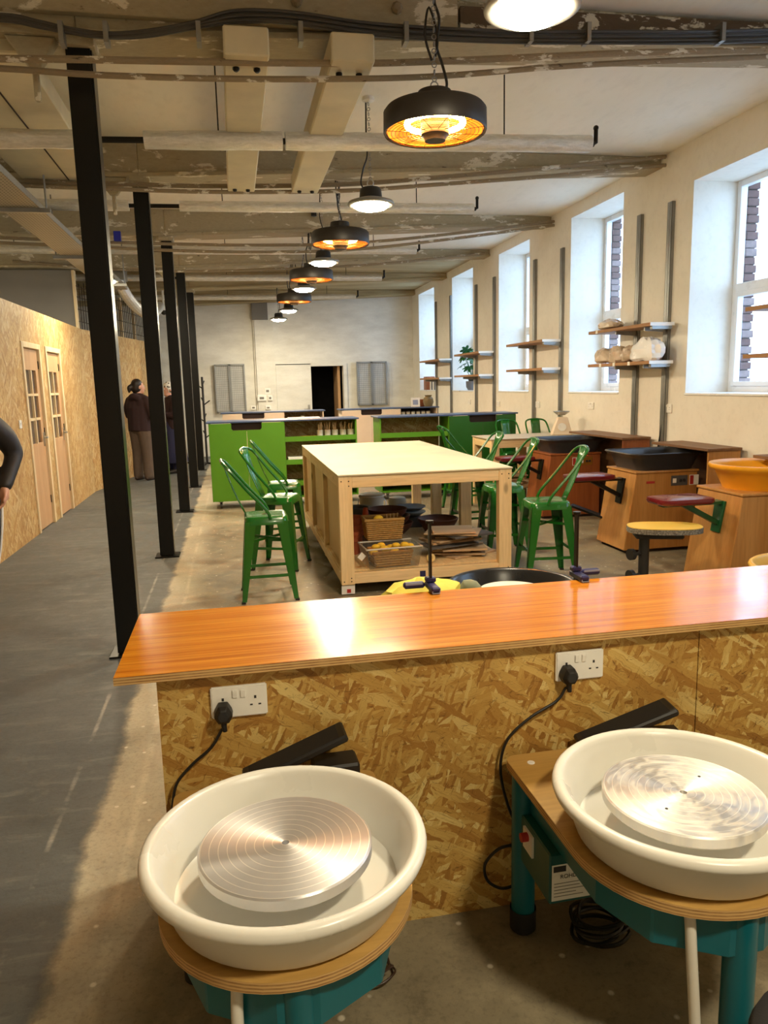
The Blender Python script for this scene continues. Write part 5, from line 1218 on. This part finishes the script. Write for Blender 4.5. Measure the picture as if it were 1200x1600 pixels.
# --- bar clamps gripping the rear edge of the bench top
def clamp(x, label, sd):
    t = thing('bar_clamp', label, 'clamp', (x, BY1, BZ), 0, 'bar clamps on the rear edge of the bench')
    MB().bar((0, .035, -.12), (.0, .035, .235), .007, .022, (0, 1, 0)).build('bar', MT['dark_steel'], t)
    h = MB(); h.box(-.016, .016, -.045, .06, .001, .024); h.build('upper_jaw', MT['print_blue'], t, bevel=.005)
    MB().box(-.014, .014, -.045, -.015, .0005, .012).build('jaw_pad', MT['pale_blue'], t, bevel=.002)
    MB().box(-.018, .018, -.03, .06, -.075, -.0235).build('lower_jaw', MT['print_blue'], t, bevel=.005)
    g = MB(); g.box(min(sd*.02, sd*.095), max(sd*.02, sd*.095), .03, .055, .004, .026); g.build('handle', MT['print_blue'], t, bevel=.006); MB().box(min(sd*.03, sd*.09), max(sd*.03, sd*.09), .028, .0299, .018, .025).build('handle_grip', MT['pale_blue'], t)
    MB().box(-.018, .018, .022, .05, .024, .042).build('trigger_block', MT['print_blue'], t, bevel=.004)
    MB().cyl((0, .035, .232), (0, .035, .242), .014, n=10).build('end_stop', MT['dark_steel'], t)
    return t
clamp(at(678, 925, z=BZ).x, 'black bar clamp with blue jaws beside the black pan', -1)
clamp(at(905, 905, z=BZ).x, 'black bar clamp with blue and yellow jaws near the middle of the bench edge', 1)
# --- yellow bag draped behind the bench
yb_ = thing('cloth_bag', 'crumpled yellow cloth bag slumped on a tub behind the bench', 'bag', (.70, 2.86, 0))
MB().ball((0, 0, .64), (.20, .13, .13), 24, 16, lambda d: 1+.25*mnoise.noise(d*2.2+Vector((3, 1, 2)))+.14*mnoise.noise(d*6)).build('bag', MT['yellow_bag'], yb_, smooth=True)
MB().lathe([(0, 0), (.14, 0), (.17, .56), (.165, .57), (.15, .56), (0, .55)], 28).build('tub', MT['bucket'], yb_, smooth=40)
MB().tube([(.12, .02, .66), (.19, .0, .72), (.23, -.02, .70), (.24, -.02, .62)], [.02, .035, .03, .018], 10, 4).build('tied_end', plain('grey_green_cloth', srgb(120, 124, 100), .9), yb_, smooth=True)

# ================================================================== WALL SHELVES
def shelf_unit(ups, y0, y1, label, zs=(1.70, 2.06), xf=3.95):
    t = thing('shelf_unit', label, 'shelf', (XW, (y0+y1)/2, 0), 0, 'twin slot wall shelves between the windows'); yc = (y0+y1)/2
    for yu in ups:
        m = MB(); m.box(-.034, -.030, yu-yc-.04, yu-yc+.04, .02, 3.21); m.box(-.034, 0, yu-yc-.04, yu-yc-.036, .02, 3.21); m.box(-.034, 0, yu-yc+.036, yu-yc+.04, .02, 3.21); m.box(-.036, -.029, yu-yc-.006, yu-yc+.006, .05, 3.2)
        m.build('upright', MT['galv'], t)
        for z in zs:
            b = MB(); b.hexa([(-.26, yu-yc-.012, z-.055), (-.03, yu-yc-.012, z-.07), (-.03, yu-yc+.012, z-.07), (-.26, yu-yc+.012, z-.055), (-.26, yu-yc-.012, z-.02), (-.03, yu-yc-.012, z-.02), (-.03, yu-yc+.012, z-.02), (-.26, yu-yc+.012, z-.02)])
            b.build('bracket', MT['galv'], t)
    for z in zs:
        s = MB().box(xf-XW, -.04, y0-yc, y1-yc, z-.02, z+.012).build('shelf_board', MT['brown_shelf'], t, bevel=.002)
        MB().box(xf-XW+.002, -.042, y0-yc-.004, y0-yc, z-.02, z+.012).build('end_cap', MT['white_plastic'], s)
        MB().box(xf-XW+.03, -.06, y0-yc+.01, y0-yc+.05, z-.05, z-.02).build('end_batten', MT['galv'], s)
    return t
shelf_unit((6.93, 7.50), 6.76, 8.05, 'two-tier wall shelf carrying wrapped clay, on grey uprights')
shelf_unit((9.40, 10.30), 9.36, 10.68, 'bare two-tier wall shelf on grey uprights above the green stools')
shelf_unit((12.0, 12.94), 11.96, 13.36, 'two-tier wall shelf on grey uprights beside the monstera window', (1.66, 2.03))
shelf_unit((14.52, 15.62), 14.4, 15.95, 'two-tier wall shelf on grey uprights closest to the end wall', (1.64, 2.0))
shelf_unit((4.35, 4.95), 4.10, 5.38, 'two-tier wall shelf on grey uprights crossing the widest window view', (1.70, 2.06))
# wrapped clay
def lump(px, y, zs, r, m, label, grp, seed, cat='clay bag'):
    o = MB().ball((0, 0, 0), r, 20, 12, lambda d: (1+.22*mnoise.noise(d*2.0+Vector((seed, seed*2, 1)))+.16*mnoise.noise(d*5.0+Vector((seed, 3, seed))))*(1 if d.z > -.45 else (.45/abs(d.z)))).build('clay_bag', m, smooth=25)
    o.location = (4.065, y, zs+.012); return tag(o, label, cat, grp)
zl = 1.7125
lump(0, 7.86, zl+.05, (.10, .17, .11), MT['clay_bag'], 'buff clay lump wrapped in clear polythene, lower shelf end past the others', None, 1)
lump(0, 7.56, zl+.05, (.10, .13, .12), MT['clay_bag'], 'buff clay lump in polythene, middle of the three on the lower shelf', None, 2)
lump(0, 7.32, zl+.05, (.10, .11, .11), MT['clay_bag'], 'buff clay lump in polythene right against the white bag', None, 3)
o = lump(0, 7.0, zl+.06, (.11, .25, .16), MT['bag_white'], 'large crumpled white polythene bag on the lower shelf', None, 5, 'plastic bag')
o = lump(0, 7.76, 2.0725+.03, (.10, .20, .07), MT['clay_bag'], 'flat wrapped clay slab bag on the upper shelf', None, 4)
for (y, z) in ((7.75, zl-.02), (7.45, zl-.02), (7.14, zl-.02), (7.85, 2.055)):
    o = MB().box(3.947, 3.9495, y-.022, y+.022, z-.016, z+.022).build('paper_tag', MT['paper']); tag(o, 'small white paper tag on the shelf edge below the wrapped clay', 'tag', 'paper tags on the clay shelf')
# monstera in window 6
PLX, PLY = 4.50, 13.95
mp = thing('potted_monstera', 'monstera in a grey pot on the window board', 'potted plant', (PLX, PLY, SILL+.003))
MB().lathe([(0, 0), (.10, 0), (.135, .06), (.14, .17), (.13, .17), (.12, .15), (0, .15)], 28).build('pot', MT['pot_grey'], mp, smooth=40)
MB().lathe([(.08, .15), (.10, .22), (.09, .22), (0, .2)], 20).build('inner_pot', MT['black_plastic'], mp, smooth=40)
def leaf_mesh():
    m = MB(); n = 22; v = [(0, 0, 0)]; 
    for k in range(n+1):
        a = -PI*.93+2*PI*.93*k/n; r = .15*(1-.18*abs(a)/PI)*(1 if k % 3 else .62)
        v.append((r*math.sin(a), r*math.cos(a)+.02, -.25*r*r*6))
    m.add(v, [(0, k, k+1) for k in range(1, n+1)]); return m.mesh('leaf', MT['leaf'])
lm = leaf_mesh()
for k in range(11):
    a = k*2.4; h = .32+.055*(k % 7)+.1*(k > 7); rad = .10+.05*(k % 3)
    tip = Vector((rad*math.cos(a)-.05, rad*math.sin(a), h+.12))
    MB().tube([(0, 0, .2), (tip.x*.4, tip.y*.4, h*.75), tuple(tip)], .006, 5, 4).build('stem', MT['leaf'], mp, smooth=True)
    o = bpy.data.objects.new('leaf', lm); COL.objects.link(o); o.parent = mp; o.location = tip; o.rotation_euler = (-.7+.3*math.sin(k), .5*math.cos(k*2), a-PI/2)
# books on the last window board
for k in range(9):
    th = random.uniform(.03, .055); y = 16.16+k*.062; h = random.uniform(.2, .27)
    o = MB().box(-.09, .09, -.024, .024, 0, h).build('book', [MT['paper'], MT['pale_blue'], MT['ink'], MT['paper']][k % 4], bevel=.003); o.location = (4.45, y, SILL+.003); tag(o, 'upright book in the row on the window board closest to the end wall', 'book', 'books on the last window board')
tag(MB().box(4.3, 4.5, 16.75, 17.0, SILL+.003, SILL+.3).build('magazine_holder', MT['cab_wood_red'], bevel=.005), 'brown box file at the end of the row of books', 'box')
# wall sockets under the windows
for (px, py, lab) in ((1044, 638, 'white twin socket on the window wall with a cable beside the grey upright'), (924, 634, 'white twin socket under the window past the clay shelf'), (841, 632, 'white twin socket under the bare wall shelf'), (779, 631, 'white twin socket under the window by the bare shelf'), (734, 628, 'white switch plate under the monstera')):
    p = at(px, py, x=XW); socket_plate('wall_socket', (XW-.0005, p.y, p.z), -PI/2, lab)
pc = [at(1037, 648, x=XW-.02), at(1033, 670, x=XW-.03), at(1028, 700, x=XW-.04)]
tag(MB().tube([tuple(p) for p in pc], .008, 6, 5).build('wall_cable', MT['black_cable'], smooth=True), 'black cable dropping from the twin socket beside the grey upright', 'cable')
# light switch on the partition
p = at(31, 663, x=PX); ls = thing('light_switch', 'white light switch on the strand board beside the first oak door', 'switch', (PX+.0005, p.y, p.z), PI/2); MB().box(-.043, .043, -.01, 0, -.043, .043).build('face_plate', MT['white_plastic'], ls, bevel=.003); MB().obox((0, -.011, 0), (.018, .006, .028), (.15, 0, 0)).build('rocker_switch', MT['white_plastic'], ls)

# bookcase behind the open doorway of the turned run
bc = thing('bookcase', 'pale bookcase with pots seen through the open partition doorway', 'bookcase', A+Vector((-.62*math.cos(ang2)+.95*math.sin(ang2), .62*math.sin(ang2)+.95*math.cos(ang2), 0)), -ang2)
for yy in (-.4, .38): MB().box(-.15, .15, yy, yy+.02, 0, 1.62).build('side_panel', MT['frame_pine'], bc)
for z in (.05, .42, .80, 1.14, 1.6): MB().box(-.15, .15, -.38, .38, z, z+.02).build('shelf', MT['door_wood'], bc)
for k, (z, c) in enumerate(((.07, 'brown_pot'), (.44, 'brown_pot'), (.82, 'terracotta'), (1.16, 'paper'))):
    for j in range(4):
        o = MB().lathe([(0, 0), (.06, 0), (.085, .1), (.07, .2), (.06, .2), (0, .18)], 14).build('shelf_pot', MT[c], smooth=True); wp = Matrix.Translation(bc.location) @ Matrix.Rotation(-ang2, 4, 'Z') @ Vector((.02, -.28+.18*j, z)); o.location = wp
        tag(o, 'small %s pot on the bookcase shelf inside the partition doorway' % ['dark lower', 'dark brown', 'terracotta', 'white'][k], 'pot', 'pots on the bookcase in the doorway')

# ================================================================== PEOPLE
def body_mesh(name, parts, m, parent, vox=.016, sm=6):
    mb = MB()
    for pr in parts:
        pts, rs = pr[:2]; flat = len(pr) > 2
        P = smooth_pts(pts, 4); n = len(P); R = []
        for i in range(n):
            s = i/(n-1)*(len(rs)-1); a = int(min(s, len(rs)-2)); R.append(rs[a]+(rs[a+1]-rs[a])*(s-a))
        mb.tube(P, R, 12)
        if not flat: mb.ball(P[0], R[0], 12, 8)
        mb.ball(P[-1], R[-1], 12, 8)
    o = mb.build(name, m, parent, smooth=180)
    r = o.modifiers.new('remesh', 'REMESH'); r.mode = 'VOXEL'; r.voxel_size = vox; r.use_smooth_shade = True
    s = o.modifiers.new('smooth', 'SMOOTH'); s.iterations = sm; s.factor = .5
    return o
def fingers(wrist, d, side, curl, r=.009):
    """palm and five fingers hanging from the wrist along d; side = direction of the thumb"""
    d = Vector(d).normalized(); side = Vector(side).normalized(); nrm = d.cross(side).normalized(); w_ = Vector(wrist); out = []
    for k, (off, ln) in enumerate(((.030, .075), (.010, .085), (-.010, .078), (-.029, .062))):
        b0 = w_+d*.02+side*off*.6; b1 = w_+d*.09+side*off; b2 = b1+(d*.6+nrm*curl*.6).normalized()*ln*.55; b3 = b2+(d*.2+nrm*curl).normalized()*ln*.5
        out.append(([b0, b1, b2, b3], [.016, .013, r, r*.85]))
    t0 = w_+d*.025+side*.02; t1 = t0+(d*.6+side*.8).normalized()*.045; t2 = t1+(d*.9+side*.3+nrm*curl*.5).normalized()*.04
    out.append(([w_, t0, t1, t2], [.022, .018, .011, .009])); out.append(([w_-d*.05, w_, w_+d*.06], [.027, .026, .03]))
    return out
def head_parts(c, f, r=.1):
    """c centre of skull, f facing direction"""
    f = Vector(f).normalized(); c = Vector(c); s = Vector((-f.y, f.x, 0)); u = Vector((0, 0, 1))
    P = [([c+u*.03-f*.02, c+u*.02], [.088, .09]), ([c+f*.03-u*.01, c+f*.045-u*.075], [.07, .05]), ([c-u*.05-f*.01, c-u*.19-f*.015], [.055, .058]),
         ([c+f*.098-u*.0, c+f*.112-u*.03], [.010, .014]), ([c+f*.085-u*.062, c+f*.088-u*.07], [.018, .016])]
    for q_ in (-1, 1): P.append(([c+s*q_*.082-u*.005, c+s*q_*.092-u*.03-f*.01], [.02, .012]))
    return P
def face(c, f, parent):
    f = Vector(f).normalized(); s = Vector((-f.y, f.x, 0)); u = Vector((0, 0, 1)); m = MB()
    for q_ in (-1, 1): m.ball(Vector(c)+f*.088+s*q_*.033+u*.012, .011, 8, 6)
    m.build('eyes', MT['white_plastic'], parent, smooth=True); m = MB()
    for q_ in (-1, 1): m.ball(Vector(c)+f*.0965+s*q_*.033+u*.012, .0055, 8, 6)
    m.build('irises', MT['ink'], parent, smooth=True)
    MB().tube([Vector(c)+f*.102-u*.066+s*.022, Vector(c)+f*.108-u*.064, Vector(c)+f*.102-u*.066-s*.022], .005, 6, 3).build('lips', MT['maroon'], parent, smooth=True)
def person(loc, rz, label, top, bottom, hair, shoe, arms, H=1.70, hood=False, skirt=False, bulk=1.0, face_dir=(1, 0, 0), ponytail=False, lower_r=1.0, scarf=None, stride=0):
    """local +x is forward"""
    t = thing('person', label, 'person', loc, rz); k = H/1.70; f = Vector(face_dir)
    V = lambda x, y, z: Vector((x*k, y*k, z*k)); hc = V(.02, 0, 1.585)
    skin = head_parts(hc, f)
    for sd, (el, wr_, hd, cu) in arms.items():
        s = 1 if sd == 'L' else -1
        skin += fingers(V(*wr_), hd, Vector((1, 0, 0)) if abs(Vector(hd).z) > .6 else Vector((0, 0, 1)), cu*s)
        skin += [([V(*el), V(*wr_)], [.042, .028])]
    skin += [([V(0, 0, 1.30), V(0, 0, 1.42)], [.09, .06])]
    body_mesh('body', skin, MT['skin'], t, .010, 3); 
    face(hc, f, t)
    g = [([V(0, 0, .84), V(.01, 0, 1.05), V(.015, 0, 1.25), V(-.005, 0, 1.38)], [.15*bulk, .15*bulk, .15*bulk, .10], 1),
         ([V(0, -.09, .84), V(0, -.09, 1.1), V(0, -.10, 1.3)], [.115*bulk, .115*bulk, .105*bulk], 1), ([V(0, .09, .84), V(0, .09, 1.1), V(0, .10, 1.3)], [.115*bulk, .115*bulk, .105*bulk], 1),
         ([V(-.01, -.17, 1.37), V(-.01, 0, 1.42), V(-.01, .17, 1.37)], [.07, .075, .07])]
    for sd, (el, wr_, hd, cu) in arms.items():
        s = 1 if sd == 'L' else -1
        g.append(([V(-.01, s*.18, 1.36), V((el[0]-.01)*.5, (s*.2+el[1])*.5+s*.01, (1.36+el[2])/2), V(*el)], [.075, .066*bulk, .056])); g.append(([V(*el), (V(*el)+V(*wr_))/2, V(*el)+(V(*wr_)-V(*el))*.94], [.056, .05, .043]))
    if hood: g.append(([V(-.09, -.09, 1.40), V(-.11, 0, 1.43), V(-.09, .09, 1.40)], [.05, .06, .05]))
    body_mesh('jacket', g, top, t, .014, 6)
    if skirt:
        MB().lathe([(.15, 1.0), (.19, .85), (.24, .5), (.27, .22), (.26, .2), (.0, .25)], 28).build('skirt', bottom, t, smooth=60)
        lg = [([V(0, s*.09, .3), V(0, s*.1, .08)], [.06, .05]) for s in (-1, 1)]
    else:
        lg = [([V(0, -.06, .90), V(0, .06, .90)], [.12*bulk, .12*bulk])]
        for s in (-1, 1): lg.append(([V(0, s*.085, .88), V(.012, s*.105-(stride if s > 0 else 0)*.2, .5), V(-.01, s*.115-(stride if s > 0 else 0), .09)], [.105*bulk*lower_r, .09*lower_r, .075*lower_r]))
    body_mesh('trousers', lg, bottom, t, .014, 5)
    for s in (-1, 1):
        so = -stride if s > 0 else 0
        body_mesh('shoe', [([V(-.05, s*.115+so, .045), V(.06, s*.12+so, .04), V(.15, s*.13+so, .032)], [.045, .045, .032]), ([V(-.02, s*.115+so, .06), V(-.02, s*.115+so, .11)], [.045, .045])], shoe, t, .009, 3)
    if scarf is not None:
        body_mesh('headscarf', [([hc+V(-.02, 0, .045), hc+V(-.03, 0, .02)], [.105, .102]), ([hc-f*.09+V(0, 0, .02), hc-f*.12-V(0, 0, .02)], [.055, .04])], scarf, t, .012, 3)
    else:
        hp = [([hc-f*.025+V(0, 0, .045), hc-f*.04-V(0, 0, .02)], [.098, .09]), ([hc-f*.06-V(0, 0, .02), hc-f*.055-V(0, 0, .08)], [.06, .05])]
        if ponytail: hp += [([hc-f*.10+V(0, 0, .02), hc-f*.15-V(0, 0, .01), hc-f*.17-V(0, .01, .08)], [.04, .045, .02])]
        body_mesh('hair', hp, hair, t, .012, 3)
    return t
# person in dark top, seen from behind
pA = at(226, 750, z=0)
person((pA.x, pA.y, 0), .95, 'person in dark burgundy top and grey brown trousers, hair tied back, seen from behind', MT['hoodie'], MT['trousers'], MT['hair'], MT['shoe'],
       {'L': ((.05, .29, 1.10), (.25, .20, 1.08), (1, -.3, 0), .5), 'R': ((-.02, -.29, 1.10), (.2, -.22, 1.02), (1, .3, 0), .5)}, 1.72, True, bulk=1.22, face_dir=(.85, -.5, 0), ponytail=True, lower_r=1.12)
pB = at(268, 741, z=0)
pb_ = person((pB.x+.04, pB.y+.25, 0), 3.6, 'person in a spotted pale headscarf and navy skirt, half hidden behind the columns', MT['hoodie'], MT['navy'], MT['hair'], MT['black_plastic'],
       {'L': ((.05, .27, 1.1), (.24, .14, 1.15), (1, -.3, .2), .5), 'R': ((.05, -.27, 1.1), (.24, -.14, 1.12), (1, .3, .2), .5)}, 1.66, False, True, bulk=1.05, face_dir=(1, .1, 0), scarf=MT['scarf'])
MB().tube([(.12, -.14, 1.40), (.19, -.02, 1.2), (.18, .14, .95)], .018, 8, 5).build('bag_strap', MT['white_cloth'], pb_, smooth=True)
pC = person((-1.67, 4.95, 0), -1.2, 'person in a dark jacket and striped track pants at the walkway edge by the partition', MT['puffer'], MT['track'], MT['hair'], MT['shoe'],
       {'L': ((-.05, .325, 1.15), (.08, .24, .96), (.3, -.2, -1), .5), 'R': ((-.04, -.29, 1.12), (.10, -.22, .92), (.3, .2, -1), .5)}, 1.74, bulk=1.12, face_dir=(1, 0, 0), lower_r=1.15, stride=.16)
for k in range(3):
    m = MB(); pts = []
    for i in range(8):
        z = .93-.105*i; s = (.93-z)/.84; r = (.105*1.12*1.15*(1-s)+.075*1.15*s)*1.02+.004; a = PI/2+(k-1)*.24
        pts.append((.0+r*math.cos(a)+.008, .085+.03*s-.16*s*s*1.1+r*math.sin(a), z))
    m.tube(pts, .0075, 6, 4).build('side_stripe', MT['white_cloth'], pC, smooth=True)
